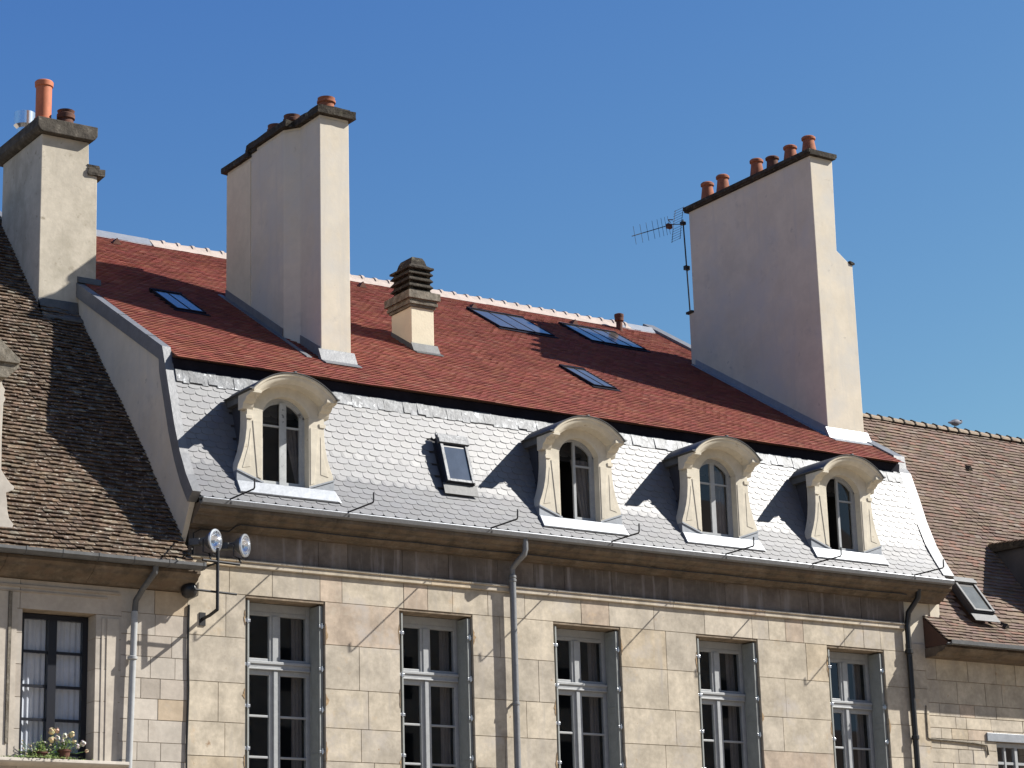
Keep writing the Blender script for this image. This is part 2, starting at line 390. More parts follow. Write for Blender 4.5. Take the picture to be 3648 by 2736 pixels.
# mansard ---------------------------------------------------------------
SP = [(-.475,9.37),(-.255,9.70),(-.045,10.04),(.12,10.45),(.25,10.88),(.375,11.25),(.475,11.53)]
DC = [16.94, 22.59, 25.615, 28.58]
def in_dormer(x, z, hw=.62): return any(abs(x-c) < hw for c in DC) and 9.66 < z < 10.98
deck = MB()
edges = sorted([15.36, 30.82]+[c-.6 for c in DC]+[c+.6 for c in DC])
for a, b in zip(edges, edges[1:]):
    mid = (a+b)/2
    dm_ = any(abs(mid-c) < .5 for c in DC)
    for (y0,z0),(y1,z1) in zip(SP, SP[1:]):
        if dm_ and z0 > 9.6 and z1 < 11.2: continue
        deck.quad((a,y0+.012,z0),(b,y0+.012,z0),(b,y1+.012,z1),(a,y1+.012,z1))
sl_ = MB(); rg = random.Random(21)
LEN = []; tot = 0
for a, b in zip(SP, SP[1:]): LEN.append((tot, math.hypot(b[0]-a[0], b[1]-a[1]), a, b)); tot += LEN[-1][1]
def sp_at(s):
    for (s0, l, a, b) in LEN:
        if s <= s0+l or (s0, l, a, b) == LEN[-1]:
            t = (s-s0)/l; dy, dz = (b[0]-a[0])/l, (b[1]-a[1])/l
            return lerp(a[0], b[0], t), lerp(a[1], b[1], t), -dz, dy
def sp_n(s):           # smoothed normal
    a = sp_at(max(s-.09, 0)); b = sp_at(min(s+.09, tot)); v = Vector((a[2]+b[2], a[3]+b[3])).normalized(); return v
SKYW = (19.93, 20.62, 9.99, 10.99)       # roof window footprint x0,x1,z0,z1
WS, EX = .215, .118; r = 0
while r*EX < tot-.02:
    s0 = r*EX; x = 15.36-(r % 2)*WS/2
    while x < 30.82:
        cx = x+WS/2; x += WS
        if cx < 15.27 or cx > 30.91: continue
        y_, z_, _, _ = sp_at(s0+.05)
        if in_dormer(cx, z_): continue
        if SKYW[0] < cx < SKYW[1] and SKYW[2] < z_ < SKYW[3]: continue
        hw = WS/2-.0015; pts = []
        zone = 19.7 < cx < 20.9 and 9.8 < z_ < 11.1
        shp = [(-hw,.07),(-hw*.99,.040),(-hw*.80,.012),(-hw*.25,0),(hw*.25,0),(hw*.80,.012),(hw*.99,.040),(hw,.07)] if not (zone and rg.random() < .6) else [(-hw,.07),(-hw,.02),(-hw*.97,.003),(-hw*.3,0),(hw*.3,0),(hw*.97,.003),(hw,.02),(hw,.07)]
        tilt = rg.gauss(0,.0009); roll = rg.gauss(0,.0012); sh = rg.gauss(0,.0025)
        outl = [(px, py) for px, py in shp]+[(hw,.20),(-hw,.20)]
        vs = []; vb = []
        for px, py in outl:
            s = min(max(s0+py+sh, 0), tot+.04); yy, zz, ny, nz_ = sp_at(s); n = sp_n(s0+.1)
            h = .017-.065*py+roll*px/hw*.7+tilt*(1-py*5)
            xx = min(max(cx+px, 15.36), 30.82)
            vs.append((xx, yy+n.x*h, zz+n.y*h)); h2 = h-.006; vb.append((xx, yy+n.x*h2, zz+n.y*h2))
        k = rg.uniform(.93,1.05); c = (k*rg.uniform(.98,1.02), k, k*rg.uniform(.98,1.03)); n9 = len(outl)
        sl_.add(vs+vb, [tuple(range(n9))]+[(i, i+n9, i+1+n9, i+1) for i in range(8)]+[(n9-1, 2*n9-1, n9, 0)], 0, c)
    r += 1
mans = sl_.build('slate_roof', M['slate'], house)
deck.build('roof_deck', M['slate_bed'], mans)

# zinc strip above the slates, fascia with the eave shade in its colour, red roof ----------------------
RM = .6107
def rz(y): return 11.77+RM*(y-.37)
br = MB(); rg = random.Random(31); x = 15.38
while x < 30.79:
    e = min(30.80, x+rg.uniform(.55,.95)); j = rg.uniform(-.004,.004)
    nn = 5
    for k in range(nn):
        xa, xb = lerp(x,e,k/nn), lerp(x,e,(k+1)/nn); w1, w2 = rg.uniform(-.010,.010), rg.uniform(-.02,.02)
        br.prism([(.395+j+w1*.6,11.385+w2),(.445+j+w1*.5,11.545),(.465,11.605+w2*.4),(.56,11.615),(.56,11.58),(.45,11.37),(.42,11.36)], xa, xb, 'x')
    x = e
br.build('flashing_strip', M['zinc_strip'], house)
fa = MB(); fa.prism([(.53,11.58),(.50,11.78),(.66,11.88),(.66,11.58)], 15.36, 30.81, 'x'); fa.build('fascia', M['zinc_dark_shade'], house)
rd = MB(); rg = random.Random(41)
RP = [(.36, rz(.36)), (8.05, rz(8.05))]
SKY = [  # skylights on the red roof: x0, x1, y0, y1, glazing bars
 (25.19,26.54,5.83,6.99,3), (27.59,29.03,5.98,7.08,4), (24.95,25.49,2.42,3.46,2), (16.70,17.27,3.17,4.19,2)]
CHB = [(18.42,19.12,2.45,4.5),(18.62,19.1,1.6,2.4),(29.95,30.8,1.55,5.3),(21.4,21.86,3.12,3.6)]
def skip_red(x, y, z):
    return any(a+.02 < x < b-.02 and c+.02 < y < d-.02 for a,b,c,d,_ in SKY) or any(a < x < b and c < y < d for a,b,c,d in CHB)
def tone_red(rg, x, z):
    k = rg.uniform(.86,1.10); t = rg.random()
    if t < .06: return (k*1.1, k*1.5, k*1.5)
    if t < .22: return (k*.82, k*.78, k*.84)
    return (k, k*rg.uniform(.85,1.2), k)
tile_roof(rd, 15.375, 30.80, RP, .17, .118, rg, tone_red, th=.013, lift=.024, jit=.005, skip=skip_red)
red = rd.build('tile_roof', M['red_tile'], house)
rb = MB(); rb.prism([(.50,rz(.50)-.008),(8.05,rz(8.05)-.02),(8.05,rz(8.05)-.10),(.54,rz(.54)-.08)], 15.37, 30.81, 'x'); rb.build('roof_deck', M['tile_bed'], red)
ri = MB(); rg = random.Random(51); x = 18.45
while x < 29.75:
    e = x+.322; j = rg.uniform(-.006,.006)
    for (a, b, rr) in ((x, e-.05, .125), (e-.06, e, .155)):
        n = 9; vs = []
        for xx in (a, b):
            for i in range(n+1):
                t = math.pi*i/n; k = rr+(.012 if (xx == b and rr < .15) else 0)
                vs.append((xx, 8.05-k*math.cos(t)*1.15, rz(8.05)-.06+k*math.sin(t)+j))
        fs = [(i, i+1, n+2+i, n+1+i) for i in range(n)]+[tuple(range(n+1)), tuple(range(n+1, 2*n+2))[::-1]]
        ri.add(vs, fs)
    # mortar triangle below each joint
    ri.add([(e-.03,7.905,rz(7.9)+.10),(e-.13,7.80,rz(7.80)+.03),(e+.07,7.80,rz(7.80)+.03),(e-.03,7.86,rz(7.86)+.035)], [(0,1,3),(0,3,2),(0,2,1)])
    x = e
ri.prism([(7.72,rz(7.72)+.028),(7.93,rz(7.93)+.085),(8.05,rz(8.05)+.03),(8.05,rz(8.05)-.02),(7.8,rz(7.8)-.02)], 18.45, 29.75, 'x')
ri.build('ridge_cap', M['ridge'], red, smooth=True)
for a, b in ((15.38,18.45),(29.75,30.80)):
    rz2 = MB()
    rz2.prism([(7.80,rz(7.80)+.03),(8.0,rz(8.0)+.10),(8.1,rz(8.05)+.10),(8.1,rz(8.05)-.05),(7.8,rz(7.8)-.02)], a, b-.002, 'x')
    rz2.build('ridge_cap', M['zinc_white'], red)
for (vx, vy) in ((22.89,7.40),(25.45,7.20),(28.14,7.34),(17.5,7.45)):
    v = MB(); z0 = rz(vy)+.02
    v.add([(vx-.09,vy-.10,z0-.05),(vx+.09,vy-.10,z0-.05),(vx,vy-.10,z0+.08),(vx,vy+.12,z0+.09)], [(0,1,2),(0,2,3),(1,3,2)])
    v.build('tile_vent', M['pot_dark'], red)
v = MB(); v.lathe((29.55,7.55,rz(7.55)-.05), [(.07,0),(.07,.26),(.10,.27),(.10,.33),(.085,.34),(.085,.31),(.105,.36),(.105,.42),(.03,.45),(0,.45)], 16)
v.build('vent_pipe', M['pot_dark'], red, smooth=True)

def skylight(x0, x1, y0, y1, bars):
    nrm = Vector((0,-RM,1)).normalized()
    def P(x, y, h): p = Vector((x, y, rz(y)))+nrm*h; return tuple(p)
    f = MB()
    def slab(xa, xb, ya, yb, h0, h1, mb):
        mb.add([P(xa,ya,h0),P(xb,ya,h0),P(xb,yb,h0),P(xa,yb,h0),P(xa,ya,h1),P(xb,ya,h1),P(xb,yb,h1),P(xa,yb,h1)],
               [(0,3,2,1),(4,5,6,7),(0,1,5,4),(1,2,6,5),(2,3,7,6),(3,0,4,7)])
    slab(x0,x0+.03,y0,y1,-.03,.062,f); slab(x1-.03,x1,y0,y1,-.03,.062,f); slab(x0+.031,x1-.031,y0,y0+.03,-.03,.060,f); slab(x0-.02,x1+.02,y1-.04,y1+.03,-.03,.07,f)
    for i in range(1, bars):
        xm = lerp(x0, x1, i/bars); slab(xm-.009,xm+.009,y0+.031,y1-.041,.0545,.060,f)
    slab(x0-.05,x1+.05,y0-.09,y0-.001,.018,.034,f)
    fo = f.build('skylight', M['zinc_dark_shade'], house)
    p = MB(); slab(x0+.02,x1-.02,y0+.02,y1-.02,.03,.054,p); p.build('pane', M['roof_glass'], fo)
for s in SKY: skylight(*s)

# gutter, downpipes, brackets --------------------------------------------
gu = MB()
gp = [(-.40,9.345),(-.43,9.31),(-.49,9.30),(-.515,9.335),(-.515,9.355),(-.532,9.36),(-.536,9.34),(-.52,9.285),(-.46,9.262),(-.40,9.27)]
gu.prism(gp, 15.38, 31.0, 'x')
gu.prism([(-.42,9.352),(-.50,9.362),(-.505,9.37),(-.42,9.395),(-.36,9.52),(-.35,9.51)], 15.37, 30.81, 'x', 1)
gu.prism([(-.517,9.354),(-.535,9.362),(-.541,9.35),(-.535,9.335),(-.522,9.334)], 15.39, 30.99, 'x', 1)
gu.build('gutter', [M['zinc'], M['zinc_white']], house)
dp = MB()
dp.tube([(21.31,-.44,9.28),(21.31,-.44,9.10),(21.30,-.42,9.02),(21.27,-.25,8.92),(21.256,-.125,8.83),(21.256,-.12,8.70)], .048, 14)
dp.tube([(21.256,-.12,8.72),(21.256,-.12,4.0)], .055, 14)
for zz in (8.66,8.60,6.57,5.0): dp.lathe((21.256,-.12,zz), [(.056,0),(.066,.01),(.066,.045),(.056,.055)], 14)
for zz in (8.5,6.59,5.0): dp.box(21.24,21.27,-.12,.01,zz,zz+.03)
dp.build('downpipe', M['zinc'], house, smooth=True)
dp = MB(); dp.tube([(30.26,-.34,9.27),(30.25,-.30,9.0),(30.17,-.10,8.75),(30.135,-.085,8.5),(30.135,-.085,4.0)], .052, 12)
dp.lathe((30.135,-.085,7.98), [(.06,0),(.075,.01),(.075,.08),(.06,.09)], 12)
dp.lathe((30.135,-.085,6.4), [(.06,0),(.07,.01),(.07,.07),(.06,.08)], 12)
dp.build('downpipe', M['black'], house, smooth=True)
HK = [15.86, 17.92, 20.60, 23.04, 25.51, 27.51, 30.0]
for i, hx in enumerate(HK):
    h = MB(); y0 = -.47; z0 = 9.345; ye = -1.27
    h.tube([(hx,-.36,z0+.05),(hx,y0-.02,z0+.03),(hx,ye+.02,z0+.035),(hx,ye,z0+.06),(hx,ye-.005,z0+.19)], .013, 6)
    h.box(hx-.012,hx+.012,-.535,-.47,z0-.05,z0+.04); h.box(hx-.05,hx+.05,-.40,-.385,z0+.03,z0+.055)
    h.build('gutter_bracket', M['iron'], house)

# chimneys ------------------------------------------------------------------
def rough_slab(mb, x0, x1, y0, y1, z0, z1, rg, n=8, a=.012, m=0):
    """slab with a knocked-about edge"""
    nx = max(2, int((x1-x0)/.12)); ny = max(2, int((y1-y0)/.12))
    per = [(lerp(x0,x1,i/nx), y0) for i in range(nx)]+[(x1, lerp(y0,y1,i/ny)) for i in range(ny)]+[(lerp(x1,x0,i/nx), y1) for i in range(nx)]+[(x0, lerp(y1,y0,i/ny)) for i in range(ny)]
    N_ = len(per); rings = []
    for (zz, k) in ((z0,.6),((z0*.6+z1*.4),1),(z1,.5)):
        rings.append([(px+rg.uniform(-a,a)*k, py+rg.uniform(-a,a)*k, zz+rg.uniform(-a,a)*.7) for px, py in per])
    vs = [p for r_ in rings for p in r_]; fs = []
    for j in range(2):
        for i in range(N_): fs.append((j*N_+i, j*N_+(i+1)%N_, (j+1)*N_+(i+1)%N_, (j+1)*N_+i))
    fs += [tuple(range(N_))[::-1], tuple(range(2*N_, 3*N_))]
    mb.add(vs, fs, m)
rg = random.Random(61)
# right stack
c = MB(); Z3 = 18.29
c.prism([(29.90,10.5),(29.90,Z3),(30.50,Z3),(30.46,16.36),(30.80,16.12),(30.86,16.12),(30.86,10.5)], 1.467, 5.39, 'y')
c.prism([(29.91,10.5),(29.91,16.05),(30.85,16.05),(30.85,10.5)], 5.391, 5.56, 'y')
c3 = c.build('chimney', M['render'], house, bevel=.012)
c = MB(); c.prism([(29.84,Z3+.001),(29.84,Z3+.035),(29.81,Z3+.04),(29.81,Z3+.115),(30.56,Z3+.115),(30.56,Z3+.04),(30.53,Z3+.035),(30.53,Z3+.001)], 1.38, 5.48, 'y')
c.build('cap', M['capstone'], c3, bevel=.006); c = MB()
c.prism([(30.80,16.123),(30.90,16.123),(30.90,16.16),(30.78,16.19)], 1.44, 5.42, 'y'); c.build('ledge', M['capstone'], c3); c = MB(); c.box(29.87,30.86,5.42,5.62,16.051,16.10); c.build('ledge', M['capstone'], c3)
for i, (y, h, mm) in enumerate([(5.08,.52,'pot'),(4.56,.52,'pot'),(3.44,.51,'pot'),(2.94,.40,'pot_dark'),(2.37,.45,'pot'),(1.80,.46,'pot')]):
    p = MB(); chimney_pot(p, 30.2, y, Z3+.11, h, .175 if mm == 'pot' else .15, .115, .03); p.build('chimney_pot', M[mm], c3, smooth=True)
fl = MB()
fl.prism([(1.46,rz(1.46)+.03),(1.455,rz(1.46)+.20),(5.4,rz(5.4)+.16),(5.4,rz(5.4)+.0)], 29.885, 29.90, 'x')
fl.prism([(1.40,rz(1.40)+.04),(5.4,rz(5.4)+.04),(5.4,rz(5.4)+.025),(1.4,rz(1.4)+.025)], 29.76, 29.885, 'x')
fl.prism([(1.447,rz(1.45)+.20),(1.447,rz(1.45)+.03),(1.33,rz(1.33)-.01),(1.18,rz(1.18)+.035),(1.18,rz(1.18)+.05),(1.33,rz(1.33)+.04),(1.435,rz(1.45)+.20)], 29.82, 30.92, 'x')
fl.build('flashing', M['zinc_white'], c3)
# stepped middle stack
Z2 = 16.88
c = MB()
c.prism([(18.59,1.50),(19.17,1.50),(19.17,2.42),(19.10,4.58),(18.58,4.58),(18.40,4.58),(18.40,2.46),(18.59,2.20)], 10.5, Z2-.05, 'z')
c.prism([(18.594,1.504),(19.166,1.504),(19.166,2.42),(19.10,3.62),(18.404,3.62),(18.404,2.464),(18.594,2.204)], Z2-.05, Z2, 'z')
c2 = c.build('chimney', M['render'], house, bevel=.01)
c2s = MB()   # recessed shoulder seam on the shaded side
c2s.box(18.385,18.40,3.66,4.575,12.0,16.70); c2s.build('render_patch', M['render_tan'], c2)
c = MB(); rough_slab(c, 18.50,19.26,1.40,2.40,Z2+.001,Z2+.13,rg); rough_slab(c, 18.33,19.2,2.25,3.72,Z2+.003,Z2+.12,rg)
rough_slab(c, 18.32,19.2,3.64,4.68,Z2-.12,Z2-.02,rg); rough_slab(c, 18.36,19.2,3.45,3.80,Z2-.06,Z2+.06,rg)
rough_slab(c, 18.60,19.2,1.50,2.35,Z2+.12,Z2+.20,rg); rough_slab(c, 18.45,19.1,2.5,3.6,Z2+.11,Z2+.17,rg)
c.build('cap', M['capstone'], c2)
for y, h in ((1.72,.26),(2.95,.36),(3.55,.38)):
    p = MB(); p.lathe((18.85,y,Z2+.16), [(.145,-.05),(.14,.06),(.135,h*.6),(.165,h*.66),(.165,h*.8),(.145,h*.84),(.155,h),(.13,h),(.12,.02),(0,.02)], 18)
    p.build('chimney_pot', M['pot_dark' if y > 2 else 'pot'], c2, smooth=True)
fl = MB()
fl.prism([(1.49,rz(1.49)+.03),(1.485,rz(1.49)+.21),(2.2,rz(2.2)+.18),(2.2,rz(2.2)+.0)], 18.574, 18.589, 'x')
fl.prism([(2.46,rz(2.46)+.0),(2.46,rz(2.46)+.18),(4.58,rz(4.58)+.18),(4.58,rz(4.58)+.0)], 18.37, 18.384, 'x')
fl.prism([(1.42,rz(1.42)+.04),(4.7,rz(4.7)+.04),(4.7,rz(4.7)+.025),(1.42,rz(1.42)+.025)], 18.27, 18.37, 'x')
fl.prism([(1.48,rz(1.48)+.19),(1.48,rz(1.48)+.03),(1.36,rz(1.36)-.01),(1.21,rz(1.21)+.035),(1.21,rz(1.21)+.05),(1.36,rz(1.36)+.04),(1.465,rz(1.48)+.19)], 18.52, 19.22, 'x')
fl.build('flashing', M['zinc'], c2)
# small louvred stack
c = MB(); c.box(21.36,21.845,3.05,3.74,13.0,14.24)
c4 = c.build('chimney', M['render_yellow'], house, bevel=.01)
c = MB()
for (e, z0, z1) in ((.03,14.24,14.29),(.06,14.29,14.35),(.045,14.35,14.39),(.095,14.39,14.53)): rough_slab(c, 21.36-e, 21.845+e, 3.05-e, 3.74+e, z0, z1-.001, rg, a=.004)
c.build('cap', M['cap_grey'], c4)
c = MB()
for zx in (21.385,21.755):
    for yy in (3.10,3.62): c.box(zx,zx+.06,yy,yy+.06,14.53,15.02)
c.box(21.44,21.76,3.16,3.62,14.53,15.0)
for k in range(4):
    z0 = 14.545+k*.122
    a, b, q, d = (21.35-.02,21.85+.0), (3.05,3.72), .055, .07
    lo = [(a[0],b[0],z0),(a[1],b[0],z0),(a[1],b[1],z0),(a[0],b[1],z0)]; hi = [(a[0]+q,b[0]+q,z0+d),(a[1]-q,b[0]+q,z0+d),(a[1]-q,b[1]-q,z0+d),(a[0]+q,b[1]-q,z0+d)]
    lo2 = [(p[0],p[1],p[2]-.018) for p in lo]
    c.add(lo+hi+lo2, [(0,1,5,4),(1,2,6,5),(2,3,7,6),(3,0,4,7),(8,9,1,0),(9,10,2,1),(10,11,3,2),(11,8,0,3),(11,10,9,8),(4,5,6,7)])
q0 = [(21.33,3.03),(21.86,3.03),(21.86,3.74),(21.33,3.74)]
lv = [(0,15.0),(.0,15.035),(.05,15.06),(.10,15.10),(.125,15.19),(.155,15.25),(.22,15.27)]
vs = []; 
for off, zz in lv: vs += [(21.33+off,3.03+off,zz),(21.86-off,3.03+off,zz),(21.86-off,3.74-off,zz),(21.33+off,3.74-off,zz)]
fs = [(0,3,2,1)]
for j in range(len(lv)-1):
    for i in range(4): fs.append((j*4+i, j*4+(i+1)%4, (j+1)*4+(i+1)%4, (j+1)*4+i))
fs.append(tuple(len(vs)-4+i for i in range(4))); c.add(vs, fs)
c.build('cowl', M['capstone'], c4)
fl = MB(); fl.prism([(3.03,rz(3.03)+.15),(3.03,rz(3.03)+.02),(2.93,rz(2.93)-.01),(2.82,rz(2.82)+.035),(2.82,rz(2.82)+.05),(2.93,rz(2.93)+.04),(3.02,rz(3.03)+.15)], 21.33, 21.90, 'x')
fl.prism([(3.03,rz(3.03)+.02),(3.03,rz(3.03)+.12),(3.74,rz(3.74)+.10),(3.74,rz(3.74))], 21.345, 21.36, 'x')
fl.build('flashing', M['zinc_dull'], c4)

# dormers -------------------------------------------------------------------
YF = -.27
def dormer(cx, kind):
    SPR, CR, HW = 10.885, 11.17, .41; rise = CR-SPR; RR = (HW*HW+rise*rise)/(2*rise); zc = CR-RR; am = math.asin(HW/RR)
    s = MB(); y0, y1 = YF, YF+.22
    fl_ = lambda sg: [(cx+sg*.855,9.90),(cx+sg*.835,9.99),(cx+sg*.79,10.10),(cx+sg*.745,10.24),(cx+sg*.71,10.40),(cx+sg*.69,10.58),(cx+sg*.685,10.72),(cx+sg*.685,SPR),(cx+sg*.41,SPR),(cx+sg*.41,9.735)]
    for sg in (-1,1): s.prism(fl_(sg) if sg < 0 else fl_(sg)[::-1], y0, y1, 'y')
    R2 = .99; zc2 = 10.483; a2 = math.asin(.69/R2)
    op = arc(cx, zc, RR, -am, am, 14); ou = arc(cx, zc2, R2-.02, -math.asin(.685/(R2-.02)), math.asin(.685/(R2-.02)), 14)
    for i in range(14):
        a, b, c_, d = op[i], op[i+1], ou[i+1], ou[i]
        s.add([(a[0],y0,a[1]),(b[0],y0,b[1]),(c_[0],y0,c_[1]),(d[0],y0,d[1]),(a[0],y1,a[1]),(b[0],y1,b[1]),(c_[0],y1,c_[1]),(d[0],y1,d[1])], [(0,1,2,3),(7,6,5,4),(0,4,5,1),(3,2,6,7)])
    for sg in (-1,1):
        e = cx+sg*.41; f = cx+sg*.685; zz = ou[0][1]
        s.quad((e,y0,SPR),(f,y0,SPR),(f,y0,zz),(e,y0,op[0][1]))
        s.quad((f,y0,SPR),(f,y1,SPR),(f,y1,zz),(f,y0,zz))
    # archivolt bead round the opening, imposts and tapering pilaster strips
    for i in range(0):
        a = arc(cx, zc, RR+.012, -am, am, 14); b = arc(cx, zc, RR+.075, -am, am, 14)
        p, q, r2, t = a[i], a[i+1], b[i+1], b[i]
        s.add([(p[0],y0-.016,p[1]),(q[0],y0-.016,q[1]),(r2[0],y0-.016,r2[1]),(t[0],y0-.016,t[1]),(p[0],y0,p[1]),(q[0],y0,q[1]),(r2[0],y0,r2[1]),(t[0],y0,t[1])], [(0,1,2,3),(0,4,5,1),(3,2,6,7)])
    for sg in (-1,1):
        s.prism([(cx+sg*.435,9.80),(cx+sg*.50,9.83),(cx+sg*.585,10.72),(cx+sg*.435,10.72)][::sg], y0-.010, y0, 'y')
        s.prism([(cx+sg*.60,10.74),(cx+sg*.70,10.74),(cx+sg*.71,10.80),(cx+sg*.59,10.80)][::-sg], y0-.016, y0, 'y')
        s.prism([(cx+sg*.62,9.98),(cx+sg*.76,9.95),(cx+sg*.66,10.30),(cx+sg*.62,10.6)][::sg], y0-.006, y0, 'y')
        a_, b_ = sorted((cx+sg*.58, cx+sg*.765))
        s.prism([(YF,10.89),(YF-.02,10.93),(YF-.035,10.975),(YF-.09,11.0),(YF-.12,11.03),(YF-.135,11.055),(YF-.22,11.068),(YF-.285,11.09),(YF-.285,11.135),(YF+.14,11.135),(YF+.14,10.89)], a_, b_, 'x')
    d = s.build('dormer', M['dormer_stone'], house, bevel=.005)
    # hood: cove swept along a segmental arch
    h = MB(); ah = math.asin(.745/.995); n = 22
    pr = [(.835,YF-.002),(.84,YF-.20),(.86,YF-.215),(.875,YF-.245),(.91,YF-.275),(.945,YF-.285),(.955,YF-.305),(.985,YF-.31),(.988,YF+.1),(.835,YF+.1)]
    vs = []
    for i in range(n+1):
        t = lerp(-ah, ah, i/n)
        for rr, yy in pr: vs.append((cx+rr*math.sin(t), yy, zc2+rr*math.cos(t)))
    k = len(pr); fs = [(i*k+j, i*k+(j+1)%k, (i+1)*k+(j+1)%k, (i+1)*k+j) for i in range(n) for j in range(k)]+[tuple(range(k)), tuple(n*k+j for j in range(k))[::-1]]
    h.add(vs, fs); h.build('hood', M['dormer_stone'], d, smooth=True)
    b = MB(); vs = []
    for i in range(n+1):
        t = lerp(-ah-.03, ah+.03, i/n)
        for rr, yy in ((.990,YF-.325),(1.004,YF-.328),(1.004,.5),(.990,.5)): vs.append((cx+rr*math.sin(t), yy, zc2+rr*math.cos(t)))
    b.add(vs, [(i*4+j, i*4+(j+1)%4, (i+1)*4+(j+1)%4, (i+1)*4+j) for i in range(n) for j in range(4)]+[(0,1,2,3),(n*4+3,n*4+2,n*4+1,n*4)])
    b.box(cx-.02,cx+.02,YF-.33,.5,zc2+1.0,zc2+1.022)
    for sg in (-1,1): b.prism([(cx+sg*.72,11.137),(cx+sg*.80,11.137),(cx+sg*.805,11.148),(cx+sg*.73,11.17)][::sg], YF-.32, .30, 'y')
    for sg in (-1,1):
        a_, b_ = sorted((cx+sg*.60, cx+sg*.745)); b.box(a_, b_, YF+.142, .34, 11.02, 11.134)
    b.build('dormer_roof', M['zinc_dull'], d, smooth=True)
    for sg in (-1,1):
        ck = MB()
        xa, xb = sorted((cx+sg*.60, cx+sg*.66))
        ck.prism([(.0,9.85),(.0,11.12),(.50,11.12),(.50,10.9)], xa, xb, 'x')
        ck.build('cheek', M['cheek'], d)
    a = MB()
    a.prism([(YF-.004,9.745),(YF-.03,9.735),(-.415,9.545),(-.405,9.525),(YF+.1,9.66),(YF+.1,9.745)], cx-.86, cx+.86, 'x')
    a.add([(cx+.86,-.30,9.735),(cx+.86,-.415,9.545),(cx+.93,-.40,9.53),(cx+.865,-.29,9.70)], [(0,1,2,3)])
    for sg in (-1,1):
        a.prism([(cx+sg*.858,9.735),(cx+sg*.858,9.905),(cx+sg*.40,9.738)][::sg], YF-.006, YF+.2, 'y')
        a.prism([(cx+sg*.862,9.9),(cx+sg*.862,9.925),(cx+sg*.40,9.765),(cx+sg*.40,9.735)][::sg], YF-.022, YF-.007, 'y')
    a.build('apron', M['zinc_white'], d)
    # joinery
    yw = YF+.17; f = MB()
    def leaf(mb, pm, xa, xb, ang, hinge, w=.048):
        """casement leaf between xa and xb, turned about its hinge"""
        def T(x, y, z):
            if not ang: return (x, y, z)
            dx, dy = x-hinge, y-yw; c_, s_ = math.cos(ang), math.sin(ang)
            return (hinge+dx*c_-dy*s_, yw+dx*s_+dy*c_, z)
        def top(x): return zc+math.sqrt(max(0,(RR-.035)**2-(x-cx)**2))
        def bar(x0, x1, z0, z1, ya=-.02, yb=.02, mm=0):
            vs = [T(x0,yw+ya,z0),T(x1,yw+ya,z0),T(x1,yw+yb,z0),T(x0,yw+yb,z0),T(x0,yw+ya,min(z1,top(x0))),T(x1,yw+ya,min(z1,top(x1))),T(x1,yw+yb,min(z1,top(x1))),T(x0,yw+yb,min(z1,top(x0)))]
            mb.add(vs, [(0,3,2,1),(4,5,6,7),(0,1,5,4),(1,2,6,5),(2,3,7,6),(3,0,4,7)], mm)
        bar(xa, xa+w, 9.76, 99); bar(xb-w, xb, 9.76, 99); bar(xa+w, xb-w, 9.76, 9.83); bar(xa+w, xb-w, 10.70, 10.73)
        N6 = 6
        for i in range(N6):
            u0, u1 = lerp(xa+w,xb-w,i/N6), lerp(xa+w,xb-w,(i+1)/N6)
            vs = []
            for yy in (-.02,.02): vs += [T(u0,yw+yy,top(u0)-.05),T(u1,yw+yy,top(u1)-.05),T(u1,yw+yy,top(u1)),T(u0,yw+yy,top(u0))]
            mb.add(vs, [(0,1,2,3),(7,6,5,4),(0,4,5,1),(2,6,7,3)])
            pm.quad(T(u0,yw,9.82),T(u1,yw,9.82),T(u1,yw,top(u1)-.04),T(u0,yw,top(u0)-.04))
    pm = MB()
    fo_ = arc(cx, zc, RR, -am, am, 12); fi_ = arc(cx, zc, RR-.035, -am, am, 12)
    for i in range(12):
        a_, b_, c_, d2 = fi_[i], fi_[i+1], fo_[i+1], fo_[i]
        f.add([(p[0],yy,p[1]) for yy in (yw-.03,yw+.03) for p in (a_,b_,c_,d2)], [(0,1,2,3),(7,6,5,4),(0,4,5,1)])
    for sg in (-1,1):
        xa, xb = sorted((cx+sg*.375, cx+sg*.41)); f.box(xa,xb,yw-.03,yw+.03,9.735,SPR+.02)
    f.box(cx-.375,cx+.375,yw-.03,yw+.03,9.735,9.76)
    if kind == 0: leaf(f, pm, cx-.375, cx+.04, 0, cx, .05); leaf(f, pm, cx-.04+.081, cx+.375, 0, cx, .05); f.box(cx-.045,cx+.045,yw-.045,yw-.021,9.76,11.10)
    if kind == 1: leaf(f, pm, cx-.375, cx-.02, R(84), cx-.375); leaf(f, pm, cx-.02, cx+.375, 0, cx, .05)
    if kind == 2: leaf(f, pm, cx-.375, cx, 0, cx); leaf(f, pm, cx, cx+.375, 0, cx)
    if kind == 3: leaf(f, pm, cx-.375, cx-.02, R(80), cx-.375); leaf(f, pm, cx-.02, cx+.375, R(-1.5), cx+.375, .05)
    wo_ = f.build('window_frame', M['paint_worn' if kind == 0 else 'paint'], d)
    pm.build('pane', M['glass'], d)
    ir = MB(); X0, X1 = cx-.56, cx+.56
    ir.quad((X0,1.6,9.6),(X1,1.6,9.6),(X1,1.6,11.3),(X0,1.6,11.3)); ir.quad((X0,YF+.29,9.70),(X1,YF+.29,9.70),(X1,1.6,9.70),(X0,1.6,9.70))
    ir.quad((X0,YF+.29,11.25),(X1,YF+.29,11.25),(X1,1.6,11.25),(X0,1.6,11.25))
    for q in (X0,X1): ir.quad((q,YF+.29,9.6),(q,1.6,9.6),(q,1.6,11.3),(q,YF+.29,11.3))
    ir.build('attic_room', M['room'], d)
